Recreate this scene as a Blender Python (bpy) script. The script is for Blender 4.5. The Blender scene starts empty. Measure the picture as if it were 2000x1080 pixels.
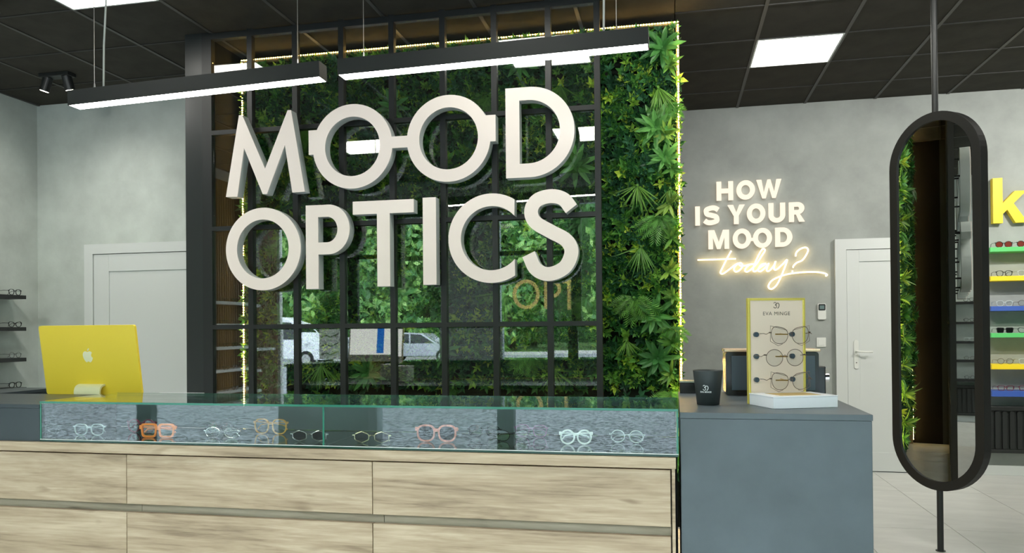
import bpy, bmesh, math, random
import numpy as np
from math import sin, cos, pi, sqrt, asin, radians
from mathutils import Matrix, Vector
from mathutils.geometry import tessellate_polygon

SC = bpy.context.scene
COL = SC.collection
RND = random.Random(7)

# ------------------------------------------------------------------ camera, world, exposure
cam = bpy.data.cameras.new('camera')
cam.sensor_width = 36.0
cam.lens = 36.0 * 1500 / 2000
cam.shift_y = 95.0 / 2000
cam.clip_start = 0.02
cam_o = bpy.data.objects.new('camera', cam)
COL.objects.link(cam_o)
cam_o.matrix_world = (Matrix.Translation((0, 0, 1.29)) @ Matrix.Rotation(radians(11.86), 4, 'Z')
                      @ Matrix.Rotation(radians(90.4), 4, 'X') @ Matrix.Rotation(radians(-0.5), 4, 'Z'))
SC.camera = cam_o

SKY_STRENGTH = 5.0
PANEL_STRENGTH = 7.0
PENDANT_STRENGTH = 13.0
LED_STRENGTH = 34.0
w = bpy.data.worlds.new('overcast_sky')
SC.world = w
w.use_nodes = True
w.node_tree.nodes['Background'].inputs['Color'].default_value = (0.80, 0.90, 1.0, 1)
w.node_tree.nodes['Background'].inputs['Strength'].default_value = SKY_STRENGTH
vs = SC.view_settings
SC.display_settings.display_device = 'sRGB'
vs.view_transform = 'Standard'
vs.look = 'None'
vs.gamma = 1.0
vs.use_curve_mapping = False
vs.exposure = 1.0
cy = SC.cycles
cy.max_bounces = 10
cy.diffuse_bounces = 4
cy.glossy_bounces = 6
cy.transparent_max_bounces = 24
cy.caustics_reflective = False
cy.caustics_refractive = False
cy.sample_clamp_indirect = 4.0
cy.use_denoising = True

# ------------------------------------------------------------------ materials
def s2l(c):
    return tuple(((v / 255) / 12.92 if v / 255 <= .04045 else ((v / 255 + .055) / 1.055) ** 2.4) for v in c)

def mat(name, rgb, rough=.5, metal=0.0, spec=.5, emit=None, es=0.0, bump=None, var=None, trans=0.0):
    """rgb in sRGB 0-255. bump=(scale, strength); var=(scale, amount, detail stretch)"""
    m = bpy.data.materials.new(name)
    m.use_nodes = True
    nt = m.node_tree
    b = nt.nodes['Principled BSDF']
    c = s2l(rgb)
    b.inputs['Base Color'].default_value = (*c, 1)
    b.inputs['Roughness'].default_value = rough
    b.inputs['Metallic'].default_value = metal
    b.inputs['Specular IOR Level'].default_value = spec
    if trans:
        b.inputs['Transmission Weight'].default_value = trans
    if emit:
        b.inputs['Emission Color'].default_value = (*s2l(emit), 1)
        b.inputs['Emission Strength'].default_value = es
    if var or bump:
        tc = nt.nodes.new('ShaderNodeTexCoord')
    if var:
        mp = nt.nodes.new('ShaderNodeMapping')
        nt.links.new(tc.outputs['Object'], mp.inputs['Vector'])
        mp.inputs['Scale'].default_value = var[2] if len(var) > 2 else (1, 1, 1)
        n = nt.nodes.new('ShaderNodeTexNoise')
        n.inputs['Scale'].default_value = var[0]
        n.inputs['Detail'].default_value = 6
        n.inputs['Roughness'].default_value = .6
        nt.links.new(mp.outputs['Vector'], n.inputs['Vector'])
        r = nt.nodes.new('ShaderNodeValToRGB')
        k = var[1]
        r.color_ramp.elements[0].position = .3
        r.color_ramp.elements[1].position = .7
        r.color_ramp.elements[0].color = (*[v * (1 - k) for v in c], 1)
        r.color_ramp.elements[1].color = (*[min(1, v * (1 + k)) for v in c], 1)
        nt.links.new(n.outputs['Fac'], r.inputs['Fac'])
        nt.links.new(r.outputs['Color'], b.inputs['Base Color'])
    if bump:
        n2 = nt.nodes.new('ShaderNodeTexNoise')
        n2.inputs['Scale'].default_value = bump[0]
        n2.inputs['Detail'].default_value = 5
        nt.links.new(tc.outputs['Object'], n2.inputs['Vector'])
        bp = nt.nodes.new('ShaderNodeBump')
        bp.inputs['Strength'].default_value = bump[1]
        bp.inputs['Distance'].default_value = .01
        nt.links.new(n2.outputs['Fac'], bp.inputs['Height'])
        nt.links.new(bp.outputs['Normal'], b.inputs['Normal'])
    return m

def emat(name, rgb, strength):
    m = bpy.data.materials.new(name)
    m.use_nodes = True
    nt = m.node_tree
    nt.nodes.remove(nt.nodes['Principled BSDF'])
    e = nt.nodes.new('ShaderNodeEmission')
    e.inputs['Color'].default_value = (*s2l(rgb), 1)
    e.inputs['Strength'].default_value = strength
    nt.links.new(e.outputs[0], nt.nodes['Material Output'].inputs['Surface'])
    return m

def glassmat(name, tint=(1, 1, 1), boost=1.0, rough=0.0, ior=1.5):
    """clear sheet glass: straight-through transmission plus a Fresnel reflection on each face"""
    m = bpy.data.materials.new(name)
    m.use_nodes = True
    nt = m.node_tree
    nt.nodes.remove(nt.nodes['Principled BSDF'])
    t = nt.nodes.new('ShaderNodeBsdfTransparent')
    t.inputs['Color'].default_value = (*tint, 1)
    g = nt.nodes.new('ShaderNodeBsdfGlossy')
    g.inputs['Roughness'].default_value = rough
    g.inputs['Color'].default_value = (1, 1, 1, 1)
    f = nt.nodes.new('ShaderNodeFresnel')
    ge = nt.nodes.new('ShaderNodeNewGeometry')
    mi_ = nt.nodes.new('ShaderNodeMapRange')              # the same Fresnel curve on entry and exit faces
    mi_.inputs['To Min'].default_value = ior; mi_.inputs['To Max'].default_value = 1 / ior
    nt.links.new(ge.outputs['Backfacing'], mi_.inputs['Value'])
    nt.links.new(mi_.outputs['Result'], f.inputs['IOR'])
    mx = nt.nodes.new('ShaderNodeMixShader')
    nt.links.new(f.outputs[0], mx.inputs[0])
    nt.links.new(t.outputs[0], mx.inputs[1])
    nt.links.new(g.outputs[0], mx.inputs[2])
    nt.links.new(mx.outputs[0], nt.nodes['Material Output'].inputs['Surface'])
    return m

def woodmat(name, lo, mid, hi):
    m = bpy.data.materials.new(name)
    m.use_nodes = True
    nt = m.node_tree
    b = nt.nodes['Principled BSDF']
    b.inputs['Roughness'].default_value = .55
    tc = nt.nodes.new('ShaderNodeTexCoord')
    oi = nt.nodes.new('ShaderNodeObjectInfo')
    cb = nt.nodes.new('ShaderNodeCombineXYZ')
    ml = nt.nodes.new('ShaderNodeMath'); ml.operation = 'MULTIPLY'; ml.inputs[1].default_value = 37.0
    nt.links.new(oi.outputs['Random'], ml.inputs[0])
    nt.links.new(ml.outputs[0], cb.inputs['X'])
    nt.links.new(ml.outputs[0], cb.inputs['Z'])
    ad = nt.nodes.new('ShaderNodeVectorMath')
    nt.links.new(tc.outputs['Object'], ad.inputs[0])
    nt.links.new(cb.outputs[0], ad.inputs[1])
    def noise(scale, stretch, detail, dist):
        mp = nt.nodes.new('ShaderNodeMapping')
        mp.inputs['Scale'].default_value = stretch
        nt.links.new(ad.outputs[0], mp.inputs['Vector'])
        n = nt.nodes.new('ShaderNodeTexNoise')
        n.inputs['Scale'].default_value = scale
        n.inputs['Detail'].default_value = detail
        n.inputs['Roughness'].default_value = .65
        n.inputs['Distortion'].default_value = dist
        nt.links.new(mp.outputs[0], n.inputs['Vector'])
        return n
    n1 = noise(3.0, (.50, 1.0, 4.6), 4, .6)
    n2 = noise(14, (.35, 1.0, 7.0), 5, .3)
    n3 = noise(2.4, (1.3, 1.0, 6.0), 2, .6)
    a1 = nt.nodes.new('ShaderNodeMath'); a1.operation = 'MULTIPLY'; a1.inputs[1].default_value = .62
    a2 = nt.nodes.new('ShaderNodeMath'); a2.operation = 'MULTIPLY_ADD'; a2.inputs[1].default_value = .38
    nt.links.new(n1.outputs['Fac'], a1.inputs[0])
    nt.links.new(n2.outputs['Fac'], a2.inputs[0])
    nt.links.new(a1.outputs[0], a2.inputs[2])
    r = nt.nodes.new('ShaderNodeValToRGB')
    e = r.color_ramp.elements
    e[0].position = .34; e[0].color = (*s2l(lo), 1)
    e[1].position = .66; e[1].color = (*s2l(hi), 1)
    k = e.new(.48); k.color = (*s2l(mid), 1)
    nt.links.new(a2.outputs[0], r.inputs['Fac'])
    # darker elongated knots
    r2 = nt.nodes.new('ShaderNodeValToRGB')
    r2.color_ramp.elements[0].position = .66; r2.color_ramp.elements[0].color = (1, 1, 1, 1)
    r2.color_ramp.elements[1].position = .80; r2.color_ramp.elements[1].color = (.52, .47, .42, 1)
    nt.links.new(n3.outputs['Fac'], r2.inputs['Fac'])
    mx = nt.nodes.new('ShaderNodeMix'); mx.data_type = 'RGBA'; mx.blend_type = 'MULTIPLY'
    mx.inputs['Factor'].default_value = 1
    nt.links.new(r.outputs['Color'], mx.inputs['A'])
    nt.links.new(r2.outputs['Color'], mx.inputs['B'])
    nt.links.new(mx.outputs['Result'], b.inputs['Base Color'])
    return m

def gravelmat(name):
    m = mat(name, (150, 156, 162), .9)
    nt = m.node_tree; b = nt.nodes['Principled BSDF']
    tc = nt.nodes.new('ShaderNodeTexCoord')
    v = nt.nodes.new('ShaderNodeTexVoronoi'); v.inputs['Scale'].default_value = 30
    nt.links.new(tc.outputs['Object'], v.inputs['Vector'])
    sx = nt.nodes.new('ShaderNodeSeparateColor')
    nt.links.new(v.outputs['Color'], sx.inputs['Color'])
    r = nt.nodes.new('ShaderNodeValToRGB')
    r.color_ramp.elements[0].position = .30; r.color_ramp.elements[0].color = (.05, .055, .06, 1)
    r.color_ramp.elements[1].position = .72; r.color_ramp.elements[1].color = (.42, .45, .48, 1)
    nt.links.new(sx.outputs[0], r.inputs['Fac'])
    nt.links.new(r.outputs['Color'], b.inputs['Base Color'])
    return m

def paperlit(name, rgb):
    """thin film that daylight shines through"""
    m = mat(name, rgb, .7)
    nt = m.node_tree; b = nt.nodes['Principled BSDF']
    t = nt.nodes.new('ShaderNodeBsdfTranslucent'); t.inputs['Color'].default_value = (*s2l(rgb), 1)
    mx = nt.nodes.new('ShaderNodeMixShader'); mx.inputs[0].default_value = .6
    nt.links.new(b.outputs[0], mx.inputs[1]); nt.links.new(t.outputs[0], mx.inputs[2])
    nt.links.new(mx.outputs[0], nt.nodes['Material Output'].inputs['Surface'])
    return m

def leafmat(name, rough=.42):
    m = bpy.data.materials.new(name)
    m.use_nodes = True
    nt = m.node_tree
    b = nt.nodes['Principled BSDF']
    at = nt.nodes.new('ShaderNodeAttribute')
    at.attribute_name = 'Col'
    b.inputs['Roughness'].default_value = rough
    b.inputs['Specular IOR Level'].default_value = .45
    geo = nt.nodes.new('ShaderNodeNewGeometry')
    mr = nt.nodes.new('ShaderNodeMapRange')
    mr.inputs['To Min'].default_value = .72; mr.inputs['To Max'].default_value = 1.3
    nt.links.new(geo.outputs['Random Per Island'], mr.inputs['Value'])
    mu = nt.nodes.new('ShaderNodeVectorMath'); mu.operation = 'SCALE'
    nt.links.new(at.outputs['Color'], mu.inputs[0])
    nt.links.new(mr.outputs['Result'], mu.inputs['Scale'])
    nt.links.new(mu.outputs[0], b.inputs['Base Color'])
    tr = nt.nodes.new('ShaderNodeBsdfTranslucent')
    nt.links.new(mu.outputs[0], tr.inputs['Color'])
    mx = nt.nodes.new('ShaderNodeMixShader'); mx.inputs[0].default_value = .22
    nt.links.new(b.outputs[0], mx.inputs[1])
    nt.links.new(tr.outputs[0], mx.inputs[2])
    nt.links.new(mx.outputs[0], nt.nodes['Material Output'].inputs['Surface'])
    return m

M = dict(
    concrete=mat('grey_microcement', (160, 165, 161), .75, var=(2.4, .17), bump=(12, .25)),
    concrete_l=mat('light_microcement', (190, 197, 191), .75, var=(2.4, .16), bump=(12, .25)),
    black=mat('black_metal', (30, 33, 33), .45),
    pillar=mat('black_panel', (40, 44, 44), .35),
    gloss_black=mat('gloss_black', (14, 15, 15), .16),
    ceil=mat('charcoal_tile', (56, 54, 48), .9, var=(5, .22), spec=.25),
    rail=mat('ceiling_rail_lit', (62, 61, 57), .5),  # depth rails: lighter tone stands for the warm light they catch
    rail_dark=mat('ceiling_rail_shaded', (30, 30, 28), .6),  # cross rails: darker copy of the rail colour, as out of that light
    frame_black=mat('mirror_frame_black', (17, 19, 18), .55),
    slate=mat('slate_laminate', (78, 88, 92), .42, var=(3.5, .17), bump=(30, .02)),
    slate_dark=mat('dark_laminate', (52, 60, 63), .35, var=(3, .1)),
    white=mat('white_paint', (211, 215, 213), .4),
    whiteplastic=mat('white_plastic', (225, 227, 222), .35),
    steel=mat('brushed_steel', (170, 172, 170), .3, 1.0),
    chrome=mat('chrome', (225, 225, 225), .08, 1.0),
    cable=mat('grey_cable', (196, 198, 192), .5),
    floor=mat('beige_stone_tile', (214, 214, 209), .38, var=(2.2, .09, (1, 3.2, 1))),
    grout=mat('pale_grout', (178, 176, 166), .8),
    wood=woodmat('light_oak', (122, 104, 82), (164, 144, 117), (192, 174, 147)),
    woodrail=woodmat('oak_rail', (112, 102, 84), (142, 131, 110), (160, 150, 130)),
    slat=mat('oak_slat', (126, 98, 62), .6, var=(6, .15, (1, 1, .1))),
    felt=mat('black_felt', (20, 20, 19), .95),
    yellow=mat('yellow_aluminium', (242, 212, 62), .38, .05),
    yellow2=mat('yellow_paint', (246, 216, 36), .45),
    green2=mat('green_paint', (92, 200, 112), .45),
    blue2=mat('blue_paint', (58, 92, 176), .45),
    pale_yellow=mat('pale_yellow_metal', (226, 224, 176), .3),
    logo=mat('polished_logo', (240, 236, 196), .2),
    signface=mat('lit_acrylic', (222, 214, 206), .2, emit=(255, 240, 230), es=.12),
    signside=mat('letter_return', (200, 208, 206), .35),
    brass=mat('polished_brass', (228, 212, 104), .25, .35),
    goldwire=mat('gold_wire', (214, 178, 88), .25, 1.0),
    bronze=mat('bronze_wire', (112, 96, 84), .3, .8),
    silver=mat('silver_wire', (214, 214, 210), .2, 1.0),
    boardface=mat('blush_board', (226, 208, 188), .3),
    print=mat('dark_print', (70, 62, 54), .6),
    printw=mat('white_print', (225, 228, 226), .6),
    candle=mat('matt_black_cup', (46, 52, 52), .5),
    wax=mat('dark_wax', (24, 22, 20), .5),
    tray=mat('white_lacquer', (238, 240, 243), .35),
    cork=mat('tan_inlay', (196, 168, 104), .6),
    radiator=mat('black_radiator', (34, 37, 36), .4),
    orange=mat('orange_acetate', (255, 140, 62), .3),
    whiteac=mat('white_acetate', (240, 243, 240), .3),
    clearac=mat('clear_acetate', (196, 206, 208), .12),
    blackac=mat('black_acetate', (20, 22, 24), .25),
    burg=mat('burgundy_acetate', (112, 48, 66), .2, var=(40, .5)),
    pinkac=mat('pink_acetate', (226, 138, 120), .2, var=(50, .45)),
    amber=mat('amber_acetate', (214, 160, 84), .2, var=(30, .4)),
    purple=mat('purple_acetate', (132, 92, 124), .25),
    lens=glassmat('clear_lens', (.96, .97, .97)),
    sunlens=mat('dark_lens', (8, 10, 10), .12, spec=.3),
    redlens=mat('red_lens', (120, 50, 40), .1),
    glass=glassmat('clear_glass', (.97, .985, .975)),
    caseglass=glassmat('case_glass', (.93, .975, .955), ior=1.58),
    partglass=glassmat('partition_glass', (.95, .975, .96), ior=1.95),
    edge=mat('green_glass_edge', (48, 116, 94), .15),
    edged=mat('dark_glass_edge', (28, 64, 50), .15),
    mirror=mat('mirror_silver', (226, 230, 226), .0, 1.0),
    caseback=mat('case_back', (88, 100, 102), .5),
    casebase=mat('case_base', (44, 50, 50), .06),
    leaf=leafmat('leaf'),
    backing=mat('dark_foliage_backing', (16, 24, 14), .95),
    panel=emat('led_panel', (255, 252, 242), PANEL_STRENGTH),
    pend=emat('pendant_diffuser', (255, 252, 246), PENDANT_STRENGTH),
    led=emat('warm_led', (255, 208, 124), LED_STRENGTH),
    ledside=emat('warm_led_side', (255, 208, 124), LED_STRENGTH * 2.8),
    display=emat('lit_display', (232, 234, 228), 1.6),
    displayblue=emat('lit_display_blue', (40, 110, 200), 1.3),
    tape=mat('led_tape', (236, 214, 160), .5),
    neon=emat('neon_tube', (255, 220, 156), 3.2),
    neonface=emat('lit_letter', (255, 236, 212), .62),
    spotlens=emat('spot_lens', (255, 250, 235), 9),
    asphalt=gravelmat('asphalt'),
    kerb=mat('kerb_stone', (186, 186, 180), .9),
    bark=mat('bark', (72, 60, 48), .9),
    vanpaint=mat('white_car_paint', (232, 235, 238), .25),
    carpaint=mat('silver_car_paint', (176, 180, 186), .25, .3),
    carglass=mat('car_window', (30, 36, 40), .08),
    tyre=mat('tyre_rubber', (28, 28, 28), .8),
    poster=paperlit('poster_paper', (222, 222, 216)),
    posterblue=paperlit('poster_blue', (40, 110, 190)),
    vinyl=paperlit('tan_vinyl', (250, 234, 184)),
    frame_white=mat('white_window_frame', (224, 226, 222), .4),
    storewall=mat('grey_store_column', (160, 172, 174), .6),
    dark_wall=mat('black_matt_wall', (14, 14, 14), .8, spec=.15),
    lcd=mat('grey_lcd', (112, 134, 134), .2),
    bluegrey=mat('blue_grey_panel', (62, 76, 86), .25),
)

# ------------------------------------------------------------------ object helpers
OFF = {}

def link(o):
    COL.objects.link(o)
    return o

def tag(o, label=None, cat=None, group=None, kind=None):
    if label: o['label'] = label
    if cat: o['category'] = cat
    if group: o['group'] = group
    if kind: o['kind'] = kind
    return o

def thing(name, label, cat, loc, group=None, rot=(0, 0, 0)):
    o = link(bpy.data.objects.new(name, None))
    o.empty_display_size = .05
    o.location = loc
    o.rotation_euler = rot
    OFF[o.name] = Vector(loc)
    return tag(o, label, cat, group)

def place(name, me, parent, loc=(0, 0, 0), rot=(0, 0, 0)):
    o = link(bpy.data.objects.new(name, me))
    o.parent = parent
    o.location = loc
    o.rotation_euler = rot
    return o

class MB:
    def __init__(self):
        self.v = []; self.f = []; self.c = None
    def box(self, x0, x1, y0, y1, z0, z1):
        n = len(self.v)
        self.v += [(x0, y0, z0), (x1, y0, z0), (x1, y1, z0), (x0, y1, z0), (x0, y0, z1), (x1, y0, z1), (x1, y1, z1), (x0, y1, z1)]
        for q in ((0, 3, 2, 1), (4, 5, 6, 7), (0, 1, 5, 4), (1, 2, 6, 5), (2, 3, 7, 6), (3, 0, 4, 7)):
            self.f.append(tuple(n + i for i in q))
        return self
    def tube(self, path, r, n=8, closed=False, flat=1.0):
        """round tube along a list of 3-D points; r a number or one per point"""
        P = [Vector(p) for p in path]
        k = len(P)
        rs = r if isinstance(r, (list, tuple)) else [r] * k
        base = len(self.v)
        up = None
        for i in range(k):
            a = P[(i - 1) % k] if (closed or i > 0) else P[i]
            b = P[(i + 1) % k] if (closed or i < k - 1) else P[i]
            t = (b - a)
            t = t.normalized() if t.length > 1e-9 else Vector((0, 0, 1))
            if up is None:
                up = t.orthogonal().normalized()
            up = (up - t * up.dot(t))
            up = up.normalized() if up.length > 1e-6 else t.orthogonal().normalized()
            s = t.cross(up)
            for j in range(n):
                q = 2 * pi * j / n
                self.v.append(tuple(P[i] + (up * cos(q) + s * sin(q) * flat) * rs[i]))
        for i in range(k if closed else k - 1):
            for j in range(n):
                a = base + i * n + j; b = base + i * n + (j + 1) % n
                i2 = (i + 1) % k
                self.f.append((a, b, base + i2 * n + (j + 1) % n, base + i2 * n + j))
        if not closed:
            self.f.append(tuple(base + j for j in range(n))[::-1])
            self.f.append(tuple(base + (k - 1) * n + j for j in range(n)))
        return self
    def cyl(self, p0, p1, r, n=16):
        return self.tube([p0, p1], r, n)
    def lathe(self, prof, c=(0, 0, 0), n=32):
        base = len(self.v)
        for r, z in prof:
            for j in range(n):
                q = 2 * pi * j / n
                self.v.append((c[0] + r * cos(q), c[1] + r * sin(q), c[2] + z))
        for i in range(len(prof) - 1):
            for j in range(n):
                self.f.append((base + i * n + j, base + i * n + (j + 1) % n, base + (i + 1) * n + (j + 1) % n, base + (i + 1) * n + j))
        self.f.append(tuple(base + j for j in range(n))[::-1])
        self.f.append(tuple(base + (len(prof) - 1) * n + j for j in range(n)))
        return self
    def prism(self, loops, y0, y1, front=True, back=True, sides=True):
        """loops: outer + holes, each a list of (x, z); extruded from y0 (front) to y1"""
        loops = [list(l) for l in loops]
        def area(l): return sum(l[i][0] * l[(i + 1) % len(l)][1] - l[(i + 1) % len(l)][0] * l[i][1] for i in range(len(l)))
        for i, l in enumerate(loops):
            if (area(l) > 0) != (i == 0):
                l.reverse()
        tri = tessellate_polygon([[Vector((x, z, 0)) for x, z in l] for l in loops])
        flat = [p for l in loops for p in l]
        n = len(self.v); k = len(flat)
        self.v += [(x, y0, z) for x, z in flat] + [(x, y1, z) for x, z in flat]
        for t in tri:
            a, b, c = (flat[i] for i in t)
            if (b[0] - a[0]) * (c[1] - a[1]) - (c[0] - a[0]) * (b[1] - a[1]) < 0:
                t = (t[0], t[2], t[1])
            if front: self.f.append((n + t[0], n + t[1], n + t[2]))
            if back: self.f.append((n + k + t[0], n + k + t[2], n + k + t[1]))
        if sides:
            s = 0
            for l in loops:
                for i in range(len(l)):
                    a = s + i; b = s + (i + 1) % len(l)
                    self.f.append((n + b, n + a, n + k + a, n + k + b))
                s += len(l)
        return self
    def xform(self, m):
        self.v = [tuple(m @ Vector(p)) for p in self.v]
        return self
    def build(self, name, material, parent=None, local=False, label=None, kind=None, smooth=False, bevel=0, base=False):
        off = Vector((0, 0, 0))
        if parent is not None and not local:
            off = OFF[parent.name]
        loc = (0, 0, 0)
        if parent is None and base:
            A = np.array(self.v)
            loc = ((A[:, 0].min() + A[:, 0].max()) / 2, (A[:, 1].min() + A[:, 1].max()) / 2, A[:, 2].min())
            off = Vector(loc)
        me = bpy.data.meshes.new(name)
        me.from_pydata([(p[0] - off[0], p[1] - off[1], p[2] - off[2]) for p in self.v], [], self.f)
        if self.c is not None:
            a = me.color_attributes.new('Col', 'FLOAT_COLOR', 'POINT')
            a.data.foreach_set('color', np.array(self.c, dtype=np.float32).ravel())
        me.materials.append(material)
        if smooth:
            me.polygons.foreach_set('use_smooth', [True] * len(me.polygons))
        me.update()
        o = link(bpy.data.objects.new(name, me))
        if parent is not None: o.parent = parent
        o.location = loc
        OFF[o.name] = off if parent is not None else Vector(loc)
        if label: o['label'] = label
        if kind: o['kind'] = kind
        if bevel:
            b = o.modifiers.new('bevel', 'BEVEL'); b.width = bevel; b.segments = 2; b.limit_method = 'ANGLE'
        return o

def bx(*a): return MB().box(*a)

def copy_tree(o, parent=None):
    c = link(o.copy())
    c.parent = parent
    for ch in o.children:
        copy_tree(ch, c)
    return c

def struct(mb, name, material, parent=None, **k):
    return mb.build(name, material, parent, kind='structure', **k)

def catmull(pts, n=8):
    P = [np.array(p, float) for p in pts]
    P = [2 * P[0] - P[1]] + P + [2 * P[-1] - P[-2]]
    out = []
    for i in range(1, len(P) - 2):
        for j in range(n):
            t = j / n
            a, b, c, d = P[i - 1:i + 3]
            out.append(.5 * ((2 * b) + (-a + c) * t + (2 * a - 5 * b + 4 * c - d) * t * t + (-a + 3 * b - 3 * c + d) * t ** 3))
    out.append(P[-2])
    return [tuple(p) for p in out]

def stroke(pts, w):
    """outline of a flat pen stroke of width w along 2-D points"""
    L = []; R = []
    k = len(pts)
    for i in range(k):
        a = pts[max(i - 1, 0)]; b = pts[min(i + 1, k - 1)]
        dx, dz = b[0] - a[0], b[1] - a[1]
        d = sqrt(dx * dx + dz * dz) or 1
        nx, nz = -dz / d * w / 2, dx / d * w / 2
        L.append((pts[i][0] + nx, pts[i][1] + nz)); R.append((pts[i][0] - nx, pts[i][1] - nz))
    return L + R[::-1]

def arc(cx, cz, rx, rz, a0, a1, n=24):
    return [(cx + rx * cos(a0 + (a1 - a0) * i / n), cz + rz * sin(a0 + (a1 - a0) * i / n)) for i in range(n + 1)]

def ring(cx, cz, rx, rz, n=56):
    return [(cx + rx * cos(2 * pi * i / n), cz + rz * sin(2 * pi * i / n)) for i in range(n)]

# ------------------------------------------------------------------ room shell
FX0, FX1, FY0, FY1, CZ = -5.57, 4.6, -.65, 7.40, 3.34
LBY = 5.86                              # the left part of the back wall stands nearer
def wallbox(name, *b, m='concrete'):
    return struct(bx(*b), name, M[m])

fl = struct(bx(FX0 - .1, FX1 + .1, FY0 - .1, FY1 + .2, -.12, -.008), 'floor', M['grout'])
tm = {}
def tile_mesh(key, w, d, h, m, name, bev=.0015):
    if key not in tm:
        b = MB(); b.box(-w / 2, w / 2, -d / 2, d / 2, -h, 0)
        me = bpy.data.meshes.new(name); me.from_pydata(b.v, [], b.f); me.materials.append(m); tm[key] = me
    return tm[key]
TW, TD = .60, 1.20
ix0 = 1.73 - 13 * TW
for i in range(18):
    for j in range(7):
        x0, x1 = max(ix0 + i * TW, FX0), min(ix0 + (i + 1) * TW, FX1)
        y0, y1 = FY0 + j * TD, min(FY0 + (j + 1) * TD, FY1)
        if x1 - x0 < .05 or y1 - y0 < .05: continue
        me = tile_mesh(('f', round(x1 - x0, 3), round(y1 - y0, 3)), x1 - x0 - .004, y1 - y0 - .004, .008, M['floor'], 'floor_tile')
        place('floor_tile', me, fl, ((x0 + x1) / 2, (y0 + y1) / 2, 0))

ce = struct(bx(FX0 - .1, FX1 + .1, FY0 - .1, FY1 + .2, CZ + .03, CZ + .14), 'ceiling', M['felt'])
PANELS = []
def ceiling_section(xs, ys, lit, tag_):
    for i in range(len(xs) - 1):
        for j in range(len(ys) - 1):
            x0, x1, y0, y1 = xs[i], xs[i + 1], ys[j], ys[j + 1]
            if x1 - x0 < .03 or y1 - y0 < .03: continue
            if (i, j) in lit:
                PANELS.append((x0, x1, y0, y1)); continue
            me = tile_mesh((tag_, round(x1 - x0, 3), round(y1 - y0, 3)), x1 - x0 - .006, y1 - y0 - .006, .018, M['ceil'], 'ceiling_tile')
            me_o = place('ceiling_tile', me, ce, ((x0 + x1) / 2, (y0 + y1) / 2, CZ + .022))
    for x in xs[1:-1]:
        place('grid_rail', tile_mesh((tag_, 'rx', round(ys[-1] - ys[0], 3)), .024, ys[-1] - ys[0], .006, M['rail'], 'grid_rail'), ce, (x, (ys[0] + ys[-1]) / 2, CZ + .004))
    for y in ys[1:-1]:
        place('grid_rail', tile_mesh((tag_, 'ry', round(xs[-1] - xs[0], 3)), xs[-1] - xs[0], .016, .005, M['rail_dark'], 'grid_rail'), ce, ((xs[0] + xs[-1]) / 2, y, CZ + .004))
lx = [FX0] + [-3.07 + .62 * k for k in range(-4, 6) if -3.07 + .62 * k > FX0 + .01]      # ... to .03
ly = [FY0] + [4.17 + .62 * k for k in range(-7, 6) if FY0 < 4.17 + .62 * k < FY1] + [FY1]
rx = [.03] + [.6 + .595 * k for k in range(0, 8) if .6 + .595 * k < FX1] + [FX1]
ry = [FY0] + [5.69 + .595 * k for k in range(-10, 4) if FY0 < 5.69 + .595 * k < FY1 - .02] + [FY1]
def near(arr, v): return min(range(len(arr)), key=lambda i: abs(arr[i] - v))
ceiling_section(lx, ly, {(near(lx, x), near(ly, y)) for x in (-3.69, -1.21) for y in (1.07, 3.55)}, 'cl')
ceiling_section(rx, ry, {(near(rx, .6), near(ry, 5.69)), (near(rx, .6), near(ry, 3.31)), (near(rx, 2.98), near(ry, 5.69)), (near(rx, 2.98), near(ry, 3.31)), (near(rx, .6), near(ry, .93))}, 'cr')  # the outermost right panels are unseen, added to light the right side
PL = ['white square ceiling light nearest the left end of the pendant lamps, at top left', 'square ceiling light above the left front of the shop floor', 'square ceiling light above the middle front of the shop floor', 'square ceiling light above the display counter, mirrored in the glass partition']
for (x0, x1, y0, y1) in PANELS:
    if x0 < 0:
        lab = {(True, True): PL[0], (True, False): PL[1], (False, False): PL[2], (False, True): PL[3]}[(x0 < -2, y0 > 2)]
    else:
        lab = {(0, 2): 'lit square ceiling panel above the glowing wall lettering, right of the green wall', (0, 1): 'square ceiling light above the dark right counter', (0, 0): 'square ceiling light near the shop front, right of middle',
               (1, 2): 'added unseen square ceiling light above the coloured shelves', (1, 1): 'added unseen square ceiling light in front of the coloured shelves'}[(int(x0 > 2), 2 if y0 > 5 else (1 if y0 > 2.5 else 0))]
    t = thing('ceiling_light', lab, 'ceiling light', ((x0 + x1) / 2, (y0 + y1) / 2, CZ), 'square ceiling lights')
    MB().prism([[(x0 + .004, y0 + .004), (x1 - .004, y0 + .004), (x1 - .004, y1 - .004), (x0 + .004, y1 - .004)], [(x0 + .016, y0 + .016), (x1 - .016, y0 + .016), (x1 - .016, y1 - .016), (x0 + .016, y1 - .016)]], CZ - .004, CZ + .02).xform(Matrix(((1, 0, 0, 0), (0, 0, 1, 0), (0, 1, 0, 0), (0, 0, 0, 1)))).build('frame', M['white'], t)
    bx(x0 + .016, x1 - .016, y0 + .016, y1 - .016, CZ, CZ + .015).build('diffuser', M['panel'], t)

wallbox('wall_left', FX0 - .12, FX0, FY0 - .1, LBY + .1, 0, CZ + .03, m='concrete_l')
wallbox('wall_back_left', FX0 - .12, -3.27, LBY, LBY + .12, 0, CZ + .03, m='concrete_l')
wallbox('wall_back', -3.3, FX1 + .1, FY1, FY1 + .12, 0, CZ + .03)
wallbox('wall_right', FX1, FX1 + .12, FY0 - .1, FY1 + .1, 0, CZ + .03)
struct(bx(-3.27, -3.142, 4.70, 4.80, 0, CZ + .02), 'wall_divider_front', M['pillar'])
struct(bx(-3.27, -3.142, 4.8001, FY1, 0, CZ + .02), 'wall_divider', M['dark_wall'])
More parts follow.
